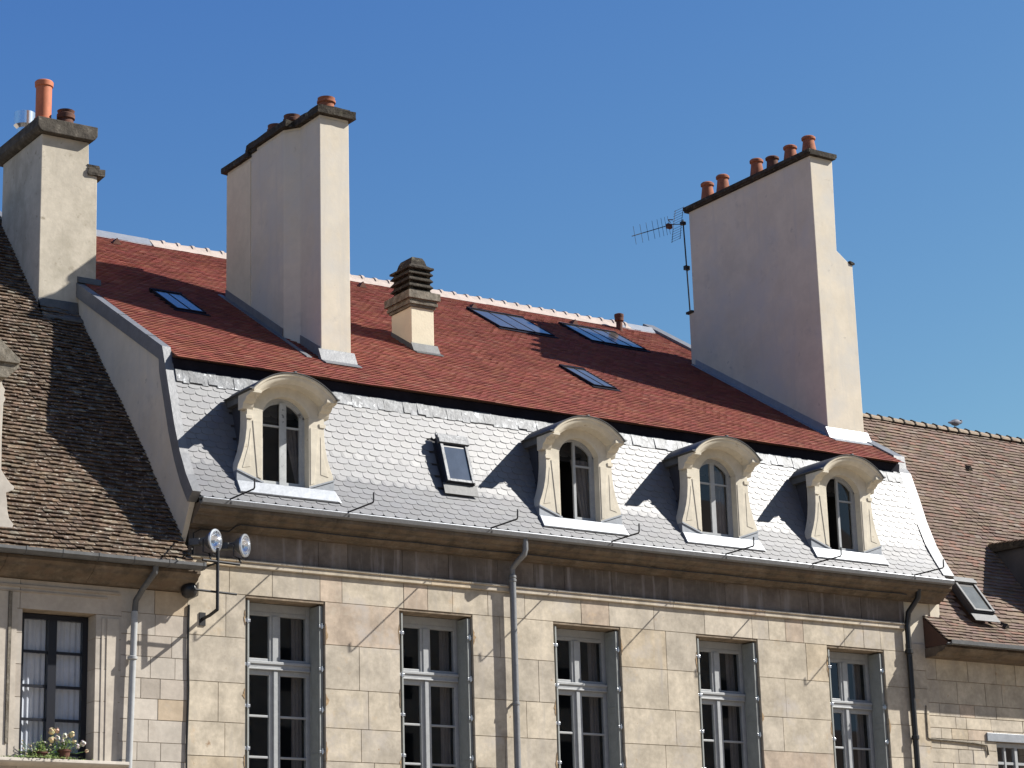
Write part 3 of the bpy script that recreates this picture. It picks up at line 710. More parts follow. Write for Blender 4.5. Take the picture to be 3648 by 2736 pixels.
    if kind in (0,1,2):
        cu = MB(); n = 14; y_ = yw+.10
        for i in range(n):
            t0, t1 = i/n, (i+1)/n; xa, xb = lerp(cx+.12,cx+.37,t0), lerp(cx+.12,cx+.37,t1)
            ya, yb = y_+.012*math.sin(t0*22), y_+.012*math.sin(t1*22)
            ztop = 10.85 if kind == 1 else 10.72
            za = lerp(ztop-.0, 9.9, 0) 
            xa2, xb2 = lerp(cx+.34,cx+.37,t0), lerp(cx+.34,cx+.37,t1)
            if kind == 2: xa2, xb2, za = xa, xb, 11.0
            if kind == 1: xa, xb = lerp(cx+.22,cx+.37,t0), lerp(cx+.22,cx+.37,t1); xa2, xb2 = lerp(cx-.0,cx+.37,t0), lerp(cx-.0,cx+.37,t1)
            if kind == 0: cu.quad((xa2,ya,9.78),(xb2,yb,9.78),(lerp(cx+.10,cx+.37,t1),yb,za),(lerp(cx+.10,cx+.37,t0),ya,za))
            else: cu.quad((xa,ya,9.78),(xb,yb,9.78),(xb2,yb,za),(xa2,ya,za))
        cu.build('curtain', M['curtain_grey'], d)
for cx, k in zip(DC, (0,1,2,3)): dormer(cx, k)

# roof window in the slates ---------------------------------------------------
def roof_window(parent, P, w_, l_, glassm, framem, coverm):
    """P(u, v, h): u across, v up the slope, h off the roof"""
    f = MB()
    def slab(u0,u1,v0,v1,h0,h1,mb,m=0):
        mb.add([P(u0,v0,h0),P(u1,v0,h0),P(u1,v1,h0),P(u0,v1,h0),P(u0,v0,h1),P(u1,v0,h1),P(u1,v1,h1),P(u0,v1,h1)],
               [(0,3,2,1),(4,5,6,7),(0,1,5,4),(1,2,6,5),(2,3,7,6),(3,0,4,7)], m)
    slab(0,.03,0,l_,-.05,.085,f,1); slab(w_-.03,w_,0,l_,-.05,.085,f,1); slab(.031,w_-.031,0,.03,-.05,.075,f,1)
    slab(.015,.075,.01,l_-.14,.086,.112,f); slab(w_-.075,w_-.015,.01,l_-.14,.086,.112,f); slab(.076,w_-.076,.01,.06,.086,.105,f)
    slab(-.01,w_+.01,l_-.135,l_-.05,.05,.145,f); slab(-.015,w_+.015,l_-.049,l_+.02,.03,.125,f); slab(0,w_,l_+.021,l_+.08,.0,.045,f)
    slab(.08,w_-.08,l_-.20,l_-.136,.06,.085,f,1)
    fo = f.build('roof_window', [coverm, framem], parent, bevel=.006)
    p = MB(); slab(.06,w_-.06,.05,l_-.13,.055,.0845,p); p.build('pane', glassm, fo)
    a = MB(); slab(-.04,w_+.04,-.20,-.002,.012,.03,a); a.build('apron', M['zinc_dull'], fo)
base = Vector((19.985,-.085,10.145)); vd = Vector((0,.255,.815)).normalized(); nd = Vector((0,-vd.z,vd.y))
roof_window(house, lambda u,v,h: tuple(base+Vector((u,0,0))+vd*v+nd*(h*.78)), .575, .86, M['velux_glass'], M['black_paint'], M['zinc_strip'])

# tall windows -----------------------------------------------------------------
for wi, cx in enumerate(WC):
    yw = .36; f = MB(); zt = 8.03; z0 = 4.7; L_ = cx-.70; Rr = cx+.70
    f.box(L_+.161,cx+.554,yw,yw+.07,7.861,7.99); f.box(L_+.002,L_+.16,yw,yw+.08,z0,8.0); f.box(cx+.555,Rr-.002,yw,yw+.08,z0,8.0)
    f.box(L_+.161,cx+.554,yw-.004,yw+.07,7.80,7.86)
    f.box(L_+.1,cx+.6,yw-.045,yw+.06,6.955,7.085); f.box(L_+.1,cx+.6,yw-.065,yw-.045,7.04,7.085); f.box(L_+.1,cx+.6,yw-.058,yw-.045,6.955,6.98)
    f.box(cx-.095,cx+.095,yw-.012,yw+.06,7.086,7.80); f.box(cx-.05,cx+.05,yw-.03,yw-.012,7.086,7.80)
    for sg in (-1,1):
        a, b = sorted((cx+sg*.095, cx+sg*.555))
        f.box(a,b,yw+.002,yw+.05,7.086,7.135)
        # casement leaf
        f.box(a,b,yw-.01,yw+.05,6.875,6.954)
        for zz in (6.245,5.62,5.0): f.box(a,b,yw+.004,yw+.04,zz-.018,zz+.018)
        f.box(a,b,yw-.01,yw+.05,z0,4.85)
    f.box(cx-.095,cx+.095,yw-.01,yw+.055,z0,6.954); f.box(cx-.035,cx+.035,yw-.04,yw-.01,z0,6.95)
    wo_ = f.build('window', M['paint'], house, bevel=.006)
    p = MB()
    for sg in (-1,1):
        a, b = sorted((cx+sg*.096, cx+sg*.554))
        p.quad((a,yw+.03,z0),(b,yw+.03,z0),(b,yw+.03,7.84),(a,yw+.03,7.84))
    p.build('pane', M['glass'], wo_)
    for sg in (-1,1):
        s = MB()
        for k, (xa, xb, ya) in enumerate(((.655,.685,.055),(.612,.642,.035))):
            a, b = sorted((cx+sg*xa, cx+sg*xb)); s.box(a,b,ya,.34,4.7,7.965)
        for zz in (5.05,5.68,6.32,6.95,7.62):
            a, b = sorted((cx+sg*.60, cx+sg*.69)); s.box(a,b,.02,.05,zz,zz+.045,1)
            s.lathe((cx+sg*.648,.018,zz-.02), [(.011,0),(.011,.09)], 8, m=1)
        a = cx+sg*.611
        for z1, z2 in ((4.8,5.6),(5.68,6.6),(6.68,7.9)):   # panel moulding on the inner face
            xx = sorted((a, a-sg*.006)); s.box(xx[0],xx[1],.08,.095,z1,z2); s.box(xx[0],xx[1],.29,.305,z1,z2)
            s.box(xx[0],xx[1],.096,.289,z1,z1+.015); s.box(xx[0],xx[1],.096,.289,z2-.015,z2)
        s.build('shutter', [M['paint_shutter'], M['steel']], wo_, bevel=.003)
    so_ = MB(); so_.box(L_+.004,Rr-.004,.012,.355,7.992,8.026); so_.build('lintel_soffit', M['lintel_soffit'], wo_)
    cu = MB(); n = 12
    for i in range(n):
        t0, t1 = i/n, (i+1)/n; xa, xb = lerp(cx+.40,cx+.60,t0), lerp(cx+.40,cx+.60,t1)
        cu.quad((xa,yw+.2+.02*math.sin(t0*20),z0),(xb,yw+.2+.02*math.sin(t1*20),z0),(xb,yw+.2+.02*math.sin(t1*20),7.9),(xa,yw+.2+.02*math.sin(t0*20),7.9))
    if wi == 4:
        for i in range(n):
            t0, t1 = i/n, (i+1)/n; xa, xb = lerp(cx-.56,cx-.20,t0), lerp(cx-.56,cx-.20,t1)
            cu.quad((xa,yw+.16+.02*math.sin(t0*16),5.9+.5*t0),(xb,yw+.16+.02*math.sin(t1*16),5.9+.5*t1),(xb,yw+.16,7.9),(xa,yw+.16,7.9), 1)
            xa, xb = lerp(cx+.09,cx+.24,t0), lerp(cx+.09,cx+.24,t1)
            cu.quad((xa,yw+.16,6.5-.5*t0),(xb,yw+.16,6.5-.5*t1),(xb,yw+.16,7.9),(xa,yw+.16,7.9), 1)
    cu.build('curtain', [M['curtain_grey'], M['curtain']], wo_)

# ================================================================== LEFT HOUSE
lh = thing('old_house', 'old stone house at the left with a steep roof of mottled brown tiles', 'house', (12, 3, 0))
def tone_old(rg, x, z):
    k = rg.uniform(.84,1.06); t = rg.random()
    if t < .12: return (k*.95, k*.84, k*.70)
    if t < .3: return (k*.93, k*.90, k*.88)
    return (k, k*.99, k*.98)
lw = MB(); rg = random.Random(71); ow = [(12.785,13.93,5.41,7.55)]
ashlar(lw, 8.0, 14.33, 0, [7.98,7.55], [], (.55,1.3), rg, tone_old)
ashlar(lw, 8.0, 14.33, 0, [7.55,7.2,6.75,6.28,5.83,5.41,5.0,4.5], ow, (.30,.75), rg, tone_old, gap=.009)
ashlar(lw, 14.331, 15.405, .004, [7.98,7.62,7.3,6.98,6.66,6.36,6.05,5.72,5.45,5.1,4.6], [], (.22,.62), rg, tone_old, gap=.010)
lw.box(8.0,15.405,.02,.45,0,4.49, 0, (1,1,1))
lw.build('wall', [M['stone_grey'], M['mortar']], lh)
lc = MB(); x = 8.0
while x < 15.40:
    e = min(15.40, x+rg.uniform(.8,1.4)); lc.prism([(.2,8.24),(-.44,8.24),(-.45,8.19),(-.38,8.15),(-.36,8.11),(-.27,8.07),(-.16,8.02),(-.12,7.985),(.2,7.985)], x+.003, e-.003, 'x'); x = e
lc.build('cornice', M['cornice'], lh)
lm = MB(); lm.box(8.0,14.30,-.028,.0,7.86,7.895, 0, (.8,.75,.7)); lm.box(8.0,14.1,-.02,.0,7.79,7.812, 0, (.8,.75,.7))
lm.box(12.0,12.56,-.012,.0,5.42,7.785, 0, (1,.98,.95)); lm.box(12.62,12.70,-.012,0,5.42,7.785, 0, (.95,.93,.9)); lm.box(14.02,14.06,-.012,0,5.42,7.5, 0,(.98,.96,.93)); lm.box(14.10,14.29,-.012,0,5.42,7.5, 0,(1,.98,.95))
lm.build('moulding', M['stone_grey'], lh)
ls = MB(); ls.prism([(.3,5.41),(-.16,5.405),(-.17,5.36),(-.14,5.33),(-.02,5.30),(.3,5.30)], 11.5, 14.42, 'x'); ls.build('sill', M['stone_grey'], lh, bevel=.006)
LP = [(-.50,8.30),(-.20,8.64),(.30,9.20),(1.26,10.36),(3.69,13.10),(5.9,15.62)]
lr = MB(); rg = random.Random(81)
def tone_brown(rg, x, z):
    k = rg.uniform(.7,1.15); t = rg.random()
    if t < .05: return (k*1.6, k*2.0, k*2.2)
    if t < .20: return (k*1.2, k*1.3, k*1.3)
    if t < .30: return (k*.65, k*.62, k*.62)
    return (k*rg.uniform(.97,1.06), k, k*rg.uniform(.92,1.05))
def skip_l(x, y, z): return 14.62 < x < 15.5 and 4.08 < y < 5.7
tile_roof(lr, 9.0, 15.268, LP, .135, .103, rg, tone_brown, th=.020, lift=.040, wav=.010, jit=.018, skip=skip_l)
lro = lr.build('tile_roof', M['brown_tile'], lh)
lb = MB(); lb.prism(LP+[(11,9.5),(11,9.2),(5.9,15.3)]+[(y+.10,z-.06) for y,z in LP[:-1]][::-1], 9.0, 15.262, 'x'); lb.build('roof_deck', M['tile_bed'], lro)
lg = MB(); lg.prism([(-.49,8.30),(-.52,8.262),(-.575,8.255),(-.61,8.29),(-.612,8.325),(-.63,8.325),(-.63,8.28),(-.59,8.235),(-.51,8.232),(-.47,8.27)], 8.0, 15.40, 'x')
for k in range(12): lg.prism([(-.48,8.31),(-.52,8.225),(-.60,8.228),(-.636,8.28),(-.636,8.335),(-.60,8.335)], 9.2+k*.56, 9.225+k*.56, 'x')
lg.build('gutter', M['zinc_dull'], lh)
lp = MB(); lp.tube([(14.62,-.53,8.25),(14.62,-.52,8.15),(14.56,-.25,7.95),(14.51,-.10,7.78),(14.50,-.09,7.6)], .045, 12)
lp.build('downpipe', M['zinc_dull'], lh, smooth=True)
lp = MB(); lp.tube([(14.50,-.09,7.62),(14.44,-.09,5.2),(14.42,-.09,4.2)], .05, 12); lp.lathe((14.475,-.09,6.90), [(.055,0),(.075,.01),(.075,.05),(.055,.06)], 12)
lp.build('downpipe', M['paint'], lh, smooth=True)
lh2 = MB(); lh2.tube([(15.0,-.45,8.42),(15.0,-.60,8.37),(15.0,-.95,8.45)], .012, 6); lh2.build('gutter_bracket', M['iron'], lh)
# window
f = MB(); yw = .27
f.box(12.79,12.93,yw,yw+.07,5.42,7.54); f.box(13.84,13.925,yw,yw+.07,5.42,7.54); f.box(12.931,13.839,yw,yw+.07,7.465,7.54); f.box(13.30,13.43,yw-.02,yw+.06,5.42,7.464)
for a, b in ((12.931,13.299),(13.431,13.839)):
    for zz in (6.99,6.493,6.01,5.53): f.box(a,b,yw+.01,yw+.05,zz-.02,zz+.02)
lwin = f.build('window', M['black_paint'], lh)
p = MB(); p.quad((12.93,yw+.035,5.42),(13.84,yw+.035,5.42),(13.84,yw+.035,7.47),(12.93,yw+.035,7.47)); p.build('pane', M['glass'], lwin)
cu = MB()
for (a, b) in ((12.90,13.30),(13.42,13.86)):
    n = 30
    for i in range(n):
        t0, t1 = i/n, (i+1)/n; ya, yb = yw+.10+.010*math.sin(t0*30+a), yw+.10+.010*math.sin(t1*30+a)
        cu.quad((lerp(a,b,t0),ya,5.42),(lerp(a,b,t1),yb,5.42),(lerp(a,b,t1),yb,7.5),(lerp(a,b,t0),ya,7.5))
cu.build('curtain', M['curtain'], lwin, smooth=True)
ir = MB(); ir.box(12.3,14.4,.47,2.5,5.0,7.9); ir.build('interior', M['room'], lh)
# left chimney
c = MB()
c.prism([(14.55,12.6),(14.53,16.57),(15.40,16.57),(15.415,16.0),(15.57,15.97),(15.60,12.6)], 3.99, 5.72, 'y')
c1 = c.build('chimney', M['render_old'], lh, bevel=.012)
c = MB(); c.prism([(14.50,16.571),(14.44,16.60),(14.40,16.66),(14.40,16.83),(15.51,16.83),(15.51,16.66),(15.47,16.60),(15.43,16.571)], 3.86, 5.86, 'y')
c.build('cap', M['cap_dark'], c1, bevel=.012); c = MB()
rough_slab(c, 15.39,15.70,3.95,5.6,15.975,16.10,rg,a=.012); rough_slab(c, 15.38,15.60,3.97,5.6,16.10,16.17,rg,a=.012)
c.build('ledge', M['cap_dark'], c1)
p = MB(); p.lathe((14.86,4.75,16.83), [(.165,0),(.155,.25),(.16,.27),(.16,.30)], 20, m=1)
p.lathe((14.86,4.75,17.10), [(.125,0),(.16,.02),(.16,.06),(.14,.07),(.14,.66),(.16,.67),(.165,.75),(.15,.77),(.12,.77),(.12,.4),(0,.4)], 22)
p.build('chimney_pot', [M['pot_new'], M['pot']], c1, smooth=True)
p = MB(); p.lathe((15.22,4.6,16.83), [(.16,0),(.14,.29),(.13,.33),(.16,.35),(.16,.43),(.135,.45),(.155,.50),(.12,.50),(.11,.3),(0,.3)], 20); p.build('chimney_pot', M['pot_dark'], c1, smooth=True)
p = MB(); p.lathe((14.78,5.4,16.9), [(.13,-.1),(.13,.28),(.19,.34),(.19,.58),(.18,.58),(.17,.4),(0,.4)], 20); p.build('cowl', M['reflector'], c1, smooth=True)
fl = MB(); fl.prism([(3.985,13.62),(3.975,13.62),(3.94,13.40),(3.74,13.24),(3.74,13.20),(3.985,13.45)], 14.54, 15.26, 'x')
fl.prism([(3.985,14.10),(3.95,14.08),(3.93,13.98),(3.985,13.98)], 15.24, 15.66, 'x')
fl.build('flashing', M['zinc_dull'], c1)
# stone dormer at the frame edge
ld = MB()
pts = [(11.2,8.4),(12.33,8.40),(12.60,8.44),(12.64,8.50),(12.60,8.545),(12.50,8.56),(12.45,8.60),(12.50,8.66),(12.52,8.72),(12.45,8.80),(12.42,8.92),(12.41,9.05),(12.39,9.17),(12.50,9.22),(12.52,9.27),(12.46,9.31),(12.38,9.40),(12.31,9.50),(12.30,10.0),(12.31,10.5),(12.34,10.56),(12.31,10.62),(12.33,10.70),(12.29,10.76),(12.26,10.84),(11.2,10.84)]
ld.prism(pts, -.22, .05, 'y')
ld.prism([(11.2,10.84),(12.30,10.845),(12.36,10.90),(12.48,11.02),(12.48,11.06),(12.36,11.07),(11.2,11.07)], -.36, .3, 'y', 1)
ld.prism([(12.47,11.07),(12.475,11.14),(12.40,11.20),(12.20,11.37),(11.6,11.95),(11.2,12.2),(11.2,11.07)], -.40, .5, 'y', 1)
ld.box(11.2,12.2,.05,2.4,8.6,10.9)
ld.prism([(11.2,10.9),(12.3,10.9),(12.3,11.0),(11.2,12.1)], .5, 2.6, 'y')
ld.build('dormer', [M['stone_grey'], M['cap_grey']], lh, bevel=.006)
st = MB(); st.box(12.567,12.607,-.03,-.002,5.62,7.785); st.build('conduit', M['cap_grey'], lh)
bw = MB(); bw.box(8.0,15.25,10.6,11,0,9.4); bw.prism([(.0,0),(.0,8.2),(5.9,15.3),(11,9.4),(11,0)], 8.9, 9.05, 'x'); bw.build('back_wall', M['render_old'], lh)

# ================================================================== RIGHT HOUSE
rh = thing('brown_roof_house', 'stone house at the right with a steep pinkish brown tiled roof', 'house', (36, 3, 0))
rw = MB(); rg = random.Random(91)
ashlar(rw, 30.602, 37.5, .004, [8.2,7.55,7.12,6.88,6.66,6.46,6.28,6.02,5.72,5.4,5.0,4.4], [(32.30,33.35,4.4,6.46)], (.22,.85), rg, lambda r,x,z: tone_main(r,x,z), gap=.013, jit=.006)
rw.box(30.602,46,.02,.45,0,4.39, 0, (1,1,1)); rw.box(37.5,46,.02,.45,4.39,8.2,0,(1,1,1))
rw.build('wall', [M['stone'], M['mortar']], rh)
rc = MB(); rc.prism([(.2,8.12),(-.52,8.12),(-.54,8.08),(-.50,8.03),(-.30,7.99),(-.28,7.95),(.2,7.94)], 30.62, 46, 'x'); rc.build('cornice', M['cornice'], rh)
RPf = [(-.60,8.18),(0,8.72),(.35,9.20),(4.0,13.86)]
rr = MB()
def tone_rt(rg, x, z):
    k = rg.uniform(.88,1.08); t = rg.random()
    if t < .04: return (k*1.2, k*1.35, k*1.4)
    if t < .16: return (k*1.15, k*.95, k*.9)
    return (k, k*rg.uniform(.94,1.08), k*rg.uniform(.92,1.05))
def skip_r(x, y, z): return (31.84 < x < 32.42 and -.05 < y < .44)
tile_roof(rr, 31.085, 45.0, RPf, .175, .108, rg, tone_rt, th=.016, lift=.030, wav=.008, jit=.012, skip=lambda x,y,z: skip_r(x,y,z))
tile_roof(rr, 30.63, 31.084, RPf[:2], .175, .108, rg, tone_rt, th=.016, lift=.030, wav=.008, jit=.012)
rro = rr.build('tile_roof', M['right_tile'], rh)
rb = MB(); rb.prism([(-.60,8.165),(0,8.705),(.35,9.185),(4.0,13.84),(9,8.8),(9,8.5),(4,13.6),(.4,9.0),(0,8.5),(-.55,8.125)], 31.085, 46, 'x')
rb.prism([(-.60,8.165),(0,8.705),(.0,8.13),(-.55,8.125)], 30.63, 31.084, 'x'); rb.build('roof_deck', M['tile_bed'], rro)
x = 31.1; rt = MB()
while x < 45:
    e = x+.325; n = 8; vs = []
    for (a, k) in ((x, .12), (e-.02, .105)):
        for i in range(n+1):
            t = math.pi*i/n; vs.append((a, 4.0-k*1.2*math.cos(t), 13.80+k*math.sin(t)))
    rt.add(vs, [(i, i+1, n+2+i, n+1+i) for i in range(n)]+[tuple(range(n+1)), tuple(range(n+1,2*n+2))[::-1]])
    rt.prism([(4-.155,13.79),(4-.11,13.89),(4,13.95),(4.11,13.89),(4.155,13.79)], x-.018, x+.018, 'x', 1)
    x = e
rt.build('ridge_cap', [M['ridge_old'], M['capstone']], rro)
gr_ = MB(); gr_.prism([(-.58,8.17),(-.62,8.135),(-.68,8.14),(-.70,8.19),(-.715,8.19),(-.71,8.12),(-.66,8.105),(-.56,8.12)], 30.63, 46, 'x'); gr_.build('gutter', M['zinc_dull'], rh)
for (vx, vy) in ((35.33,3.1),(32.66,-.10),(34.4,2.9)):
    def rz3(y): return 8.72+1.371*y if y < .35 and y > 0 else (9.20+1.2767*(y-.35) if y >= .35 else 8.72+.9*y)
    v = MB(); z0 = rz3(vy)
    if vx == 34.4: continue
    v.add([(vx-.07,vy-.09,z0-.02),(vx+.07,vy-.09,z0-.02),(vx,vy-.11,z0+.07),(vx,vy+.10,z0+.14)], [(0,1,2),(0,2,3),(1,3,2)]); v.build('tile_vent', M['capstone'], rro)
base2 = Vector((31.83,-.07,8.84)); vd2 = Vector((0,.56,.74)).normalized(); nd2 = Vector((0,-vd2.z,vd2.y))
roof_window(rh, lambda u,v,h: tuple(base2+Vector((u,0,0))+vd2*v+nd2*(h+.02)), .58, .90, M['roof_glass'], M['black_paint'], M['zinc_dull'])
# dormer beyond the frame's right edge, throws the big shadow
dm = MB(); dm.prism([(-.12,8.7),(-.12,10.42),(1.25,10.56),(2.2,10.7),(2.2,9.0)], 34.12, 36.4, 'x'); dmo = dm.build('dormer', M['cheek'], rh)
dr = MB(); tile_roof(dr, 34.02, 36.5, [(-.24,10.52),(1.42,10.66)], .175, .108, rg, tone_rt, th=.016, lift=.026, jit=.008)
dr.prism([(-.24,10.43),(-.24,10.515),(1.45,10.66),(1.45,10.5)], 34.03, 36.5, 'x', 1); dr.build('dormer_roof', [M['right_tile'], M['capstone']], dmo)
# kneeler zinc, end of eaves
kn = MB(); kn.prism([(30.66,8.60),(30.66,8.66),(31.10,8.66),(31.28,8.60),(31.28,8.575),(30.66,8.575)], -.06, .012, 'y'); kn.build('flashing', M['zinc_white'], rh)
# small window at the bottom right with pale lintel
f = MB(); f.box(32.30,32.36,.06,.14,4.4,6.45); f.box(32.361,33.34,.06,.14,6.37,6.45); f.box(32.361,33.34,.08,.12,6.05,6.10); f.box(32.56,32.60,.07,.13,4.4,6.37); f.box(32.83,32.90,.06,.14,4.4,6.37); f.box(33.28,33.34,.06,.14,4.4,6.36)
wr = f.build('window', M['paint'], rh); p = MB(); p.quad((32.36,.10,4.4),(33.3,.10,4.4),(33.3,.10,6.4),(32.36,.10,6.4)); p.build('pane', M['glass'], wr)
lt = MB(); lt.box(32.05,33.6,-.03,.2,6.462,6.62); lt.build('lintel', M['zinc_white'], rh, bevel=.005)
ir = MB(); ir.box(32.0,34,.47,2.4,4.0,7.0); ir.build('interior', M['room'], rh)
bw = MB(); bw.box(31.2,46,8.6,9,0,8.6); bw.build('back_wall', M['render_old'], rh)

# ================================================================== SMALL THINGS
# floodlights
fb = MB()
fb.tube([(15.65,-.5,8.60),(15.65,-.5,7.66)], .026, 8); fb.tube([(15.40,-.5,8.40),(16.02,-.5,8.38)], .022, 8); fb.tube([(15.30,-.46,7.95),(15.99,-.46,7.93)], .018, 8)
fb.tube([(15.65,-.5,7.67),(15.65,-.25,7.62),(15.65,0.0,7.60)], .026, 8); fb.tube([(15.65,-.5,8.38),(15.65,0,8.38)], .018, 8); fb.box(15.60,15.70,-.02,.0,7.5,7.7)
tag(fb.build('lamp_bracket', M['iron']), 'dark iron bracket holding two floodlights at the left end of the stone facade', 'bracket')
def flood(x, z, lab, n, s=1.05):
    t = thing('floodlight', lab, 'floodlight', (x,-.5,8.40), 'floodlights on the corner bracket'); n = Vector(n).normalized(); c = Vector((x,-.5,z))
    b = MB(); b.lathe(c-n*.24*s, [(0,0),(.05,0),(.06,.03),(.07,.10),(.12,.16),(.15,.22),(.15,.235)], 24, n)
    q = c-n*.30*s; b.lathe(q-n*.12, [(0,0),(.07,0),(.07,.18),(0,.18)], 4, n); b.build('housing', M['zinc_dull'], t, smooth=True)
    r = MB(); r.lathe(c-n*.01, [(.158,0),(.177,.004),(.177,.03),(.146,.035),(.140,.0)], 28, n); r.build('rim', M['steel'], t, smooth=True)
    r = MB(); r.lathe(c-n*.0, [(.143,.005),(.13,-.05),(.075,-.10),(0,-.12)], 28, n); r.build('reflector', M['reflector'], t, smooth=True)
    r = MB(); r.lathe(c, [(.144,.012),(.08,.020),(0,.024)], 28, n); r.build('lens', M['glass'], t, smooth=True)
    s_ = MB(); sd = n.cross(Vector((0,0,1))).normalized()*.165
    s_.tube([c-n*.1+sd, c-n*.1+sd-Vector((0,0,.19)), c-n*.1-sd-Vector((0,0,.19)), c-n*.1-sd], .010, 6); s_.tube([c-n*.1-Vector((0,0,.19)), Vector((x-.06,-.5,8.41))], .014, 6); s_.build('yoke', M['iron'], t)
flood(15.60, 8.71, 'round silver floodlight on the bracket, nearer the house corner', (.50,-.86,-.04))
flood(16.10, 8.68, 'round silver floodlight on the bracket, nearer the first tall window', (.60,-.80,-.04))
wl = MB(); wl.lathe((15.33,-.2,7.86), [(0,0),(.06,.01),(.11,.05),(.13,.12),(.12,.19),(.07,.24),(.04,.27),(.04,.31),(0,.31)], 20); wl.box(15.31,15.35,-.2,.0,8.10,8.13)
tag(wl.build('alarm_bell', M['black'], smooth=True), 'round black fitting on the wall where the two stone facades meet', 'wall fitting')
# cables
cb = MB(); pts = [(15.50,-.14,8.96),(15.9,-.20,8.955)]
cb.tube([(15.47,-.03,8.55),(15.47,-.05,8.90),(15.55,-.13,8.95),(16.02,-.14,8.955),(16.10,-.22,9.03),(16.16,-.26,9.05)]+[(x_, -.27, 9.052+.006*math.sin(x_*3)) for x_ in [16.5+.7*i for i in range(20)]]+[(30.0,-.27,9.05)], .012, 6)
tag(cb.build('cable', M['black']), 'thin black cable running along under the cornice of the long stone facade', 'cable')
cb = MB(); cb.tube([(30.52,-.02,7.05),(30.51,-.02,6.46),(30.55,-.02,6.44),(31.6,-.02,6.41),(32.02,-.02,6.38),(32.05,-.02,6.2)], .018, 6)
tag(cb.build('cable', M['cap_grey']), 'grey conduit bent in an L on the wall right of the black drainpipe', 'cable')
cb = MB(); cb.tube([(15.42,-.02,7.80),(15.41,-.02,7.2),(15.425,-.02,6.5),(15.40,-.02,5.6),(15.41,-.02,4.4)], .016, 6)
tag(cb.build('cable', M['black']), 'vertical dark cable down the joint between the left house and the long facade', 'cable')
# antenna
an = thing('tv_antenna', 'rake-shaped television antenna on a thin mast behind the tall right chimney', 'antenna', (30.03,5.6,15.2))
a = MB(); a.tube([(30.06,5.66,15.0),(29.99,5.66,17.10),(29.95,5.66,18.22)], [.018,.016,.015], 8); a.box(29.93,30.05,5.62,5.70,17.08,17.17); a.box(29.90,30.0,5.62,5.71,18.10,18.17); a.build('mast', M['iron'], an)
P0 = Vector((30.02,5.66,18.13)); P1 = Vector((28.54,5.66,17.60)); a = MB(); a.tube([P0, Vector((29.62,5.66,18.05)), P1], .009, 6)
for k, t in enumerate((.0,.13,.25,.37,.47,.55,.62,.68)):
    c_ = P1.lerp(Vector((29.62,5.66,18.05)), .07+t*1.28); a.tube([c_+Vector((.03,-.0,-.20)), c_+Vector((-.03,0,.20))], .0045, 5)
a.build('boom', M['iron'], an)
a = MB()
for s in (-1,1):
    for k in range(6):
        zz = 18.08+s*(.06+.06*k); xx = 29.80+.012*s*k
        a.tube([(xx,5.50,zz),(xx,5.84,zz)], .004, 4)
    a.tube([(29.79,5.52,18.08),(29.80+.07*s,5.52,18.08+s*.38)], .006, 4); a.tube([(29.79,5.80,18.08),(29.80+.07*s,5.80,18.08+s*.38)], .006, 4)
a.build('reflector', M['iron'], an)
a = MB(); a.box(29.50,29.62,5.62,5.70,17.95,18.05); a.tube([(29.55,5.60,18.06),(29.50,5.60,18.12),(29.62,5.60,18.14)], .012, 6); a.build('junction_box', M['pot_dark'], an)
# pigeon on the right ridge
pg = MB(); bx, by, bz = 35.98, 4.0, 13.89
pg.lathe((bx-.20,by,bz+.13), [(.004,0),(.022,.03),(.03,.09),(.062,.15),(.078,.22),(.07,.29),(.045,.335),(.036,.36),(.036,.385),(.02,.41),(.004,.42)], 12, (1,0,.12))
pg.lathe((bx+.19,by,bz+.16), [(.0,0),(.028,.01),(.036,.04),(.028,.07),(0,.085)], 10, (.3,0,1)); pg.lathe((bx+.215,by,bz+.205), [(.01,0),(.001,.035)], 6, (1,0,-.2))
pg.tube([(bx+.03,by-.02,bz-.06),(bx+.02,by-.02,bz+.07)], .007, 5); pg.tube([(bx+.03,by+.02,bz-.06),(bx+.02,by+.02,bz+.09)], .007, 5)
tag(pg.build('pigeon', M['feather'], smooth=True), 'grey pigeon perched on the ridge of the brown roofed house', 'pigeon')
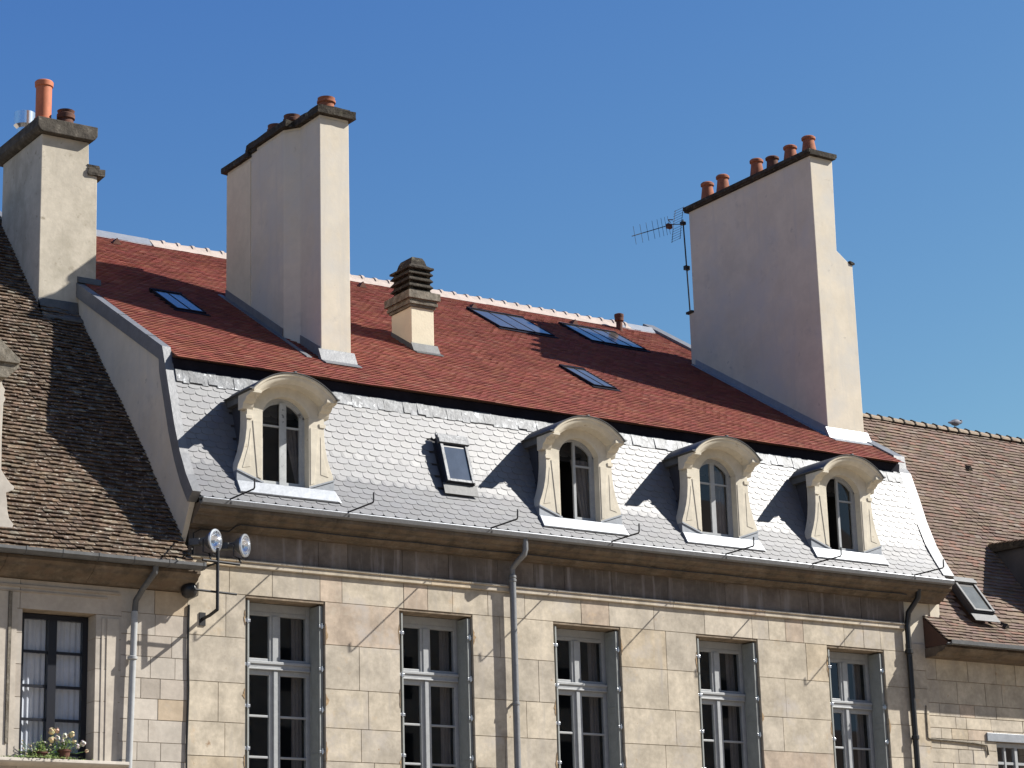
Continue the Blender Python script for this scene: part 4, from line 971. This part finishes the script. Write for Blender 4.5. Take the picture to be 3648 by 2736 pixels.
# flowers on the left sill
rg = random.Random(101)
def plant(x, y, z, pot_r, pot_h, fol, flowers, name, lab, trail=0):
    t = thing(name, lab, 'potted plant', (x,y,z), 'potted plants on the window sill')
    p = MB(); p.lathe((x,y,z), [(0,0),(pot_r*.7,0),(pot_r*.95,pot_h*.8),(pot_r*1.08,pot_h*.8),(pot_r*1.08,pot_h),(pot_r*.9,pot_h),(pot_r*.85,pot_h*.85),(0,pot_h*.85)], 18); p.build('pot', M['pot_dark'], t, smooth=True)
    f = MB()
    for i in range(fol):
        a_ = rg.uniform(0,6.28); rr_ = abs(rg.gauss(0,pot_r*(1.1+trail))); hh = pot_h+abs(rg.gauss(.06,.06))-(.10*rr_/pot_r if trail else 0)
        c_ = Vector((x+rr_*math.cos(a_)*(1.6 if trail else 1), y+rr_*math.sin(a_)*.7, z+max(.02,hh)))
        d1 = Vector((rg.uniform(-1,1),rg.uniform(-1,1),rg.uniform(-.4,1))).normalized(); d2 = d1.orthogonal().normalized(); s_ = rg.uniform(.012,.03)
        k = rg.uniform(.5,1.6); f.add([c_-d2*s_*.4, c_+d1*s_-d2*0, c_+d2*s_*.4, c_-d1*s_*.9], [(0,1,2,3)], 0, (k*rg.uniform(.8,1.3), k, k*.8))
    f.build('foliage', M['leaf'], t)
    f = MB()
    for (fx, fz, s_, cc) in flowers:
        for i in range(46):
            d1 = Vector((rg.gauss(0,1),rg.gauss(0,1),rg.gauss(0,1))).normalized(); c_ = Vector((x+fx,y-.02,z+fz))+d1*s_*rg.uniform(.5,1)
            e1 = d1.orthogonal().normalized(); e2 = d1.cross(e1); q = s_*.42; f.add([c_-e1*q,c_-e2*q,c_+e1*q,c_+e2*q], [(0,1,2,3)], 0, tuple(v*rg.uniform(.75,1.0) for v in cc))
        f.tube([(x+fx*.5,y,z+.1),(x+fx,y-.02,z+fz)], .004, 4, 0, (.15,.3,.08))
    f.build('blossom', M['petal'], t)
Wt = (1,1,1.05); Cr = (1,.9,.62); Pk = (.95,.72,.58)
plant(13.46,-.03,5.405,.095,.15,420,[(-.12,.30,.045,Wt),(-.20,.40,.055,Cr),(-.12,.41,.045,Pk),(.0,.34,.045,Wt),(-.04,.27,.035,Wt),(.10,.37,.05,Cr),(.20,.20,.04,Wt),(.28,.25,.045,Wt),(.34,.14,.03,Pk),(-.2,.28,.05,Cr),(.14,.27,.035,Cr)],'potted_flowers','terracotta pot of white and cream flowers on the left sill')
plant(13.10,-.04,5.405,.10,.10,1500,[(rg.uniform(-.32,.42), rg.uniform(.02,.26), rg.uniform(.008,.020), Wt if rg.random() < .7 else Cr) for _ in range(30)],'trailing_plant','bushy trailing plant with tiny pale flowers on the left sill',.75)

# ================================================================== ACROSS THE SQUARE (behind the camera, seen only in the panes)
def far_house(x0, x1, h, lab):
    t = thing('facing_house', lab, 'house', ((x0+x1)/2, -70, 0))
    m = MB(); m.box(x0, x1, -80, -66, 0, h); m.build('wall', M['render_old'], t)
    m = MB(); m.prism([(-81,h),(-73,h+6),(-65,h)], x0-.5, x1+.5, 'x'); m.build('roof', M['tile_bed'], t)
    m = MB(); x = x0+2
    while x < x1-2:
        z = 2.0
        while z < h-2.5: m.box(x, x+1.3, -66.02, -65.97, z, z+2.1); z += 3.8
        x += 3.4
    m.build('window', M['black'], t)
far_house(10, 74, 36, 'tall house across the square mirrored dark in the window panes')
far_house(74.6, 86, 25, 'middling house across the square mirrored in the third dormer')
far_house(86.6, 125, 12, 'lower house across the square mirrored in the rightmost tall window')
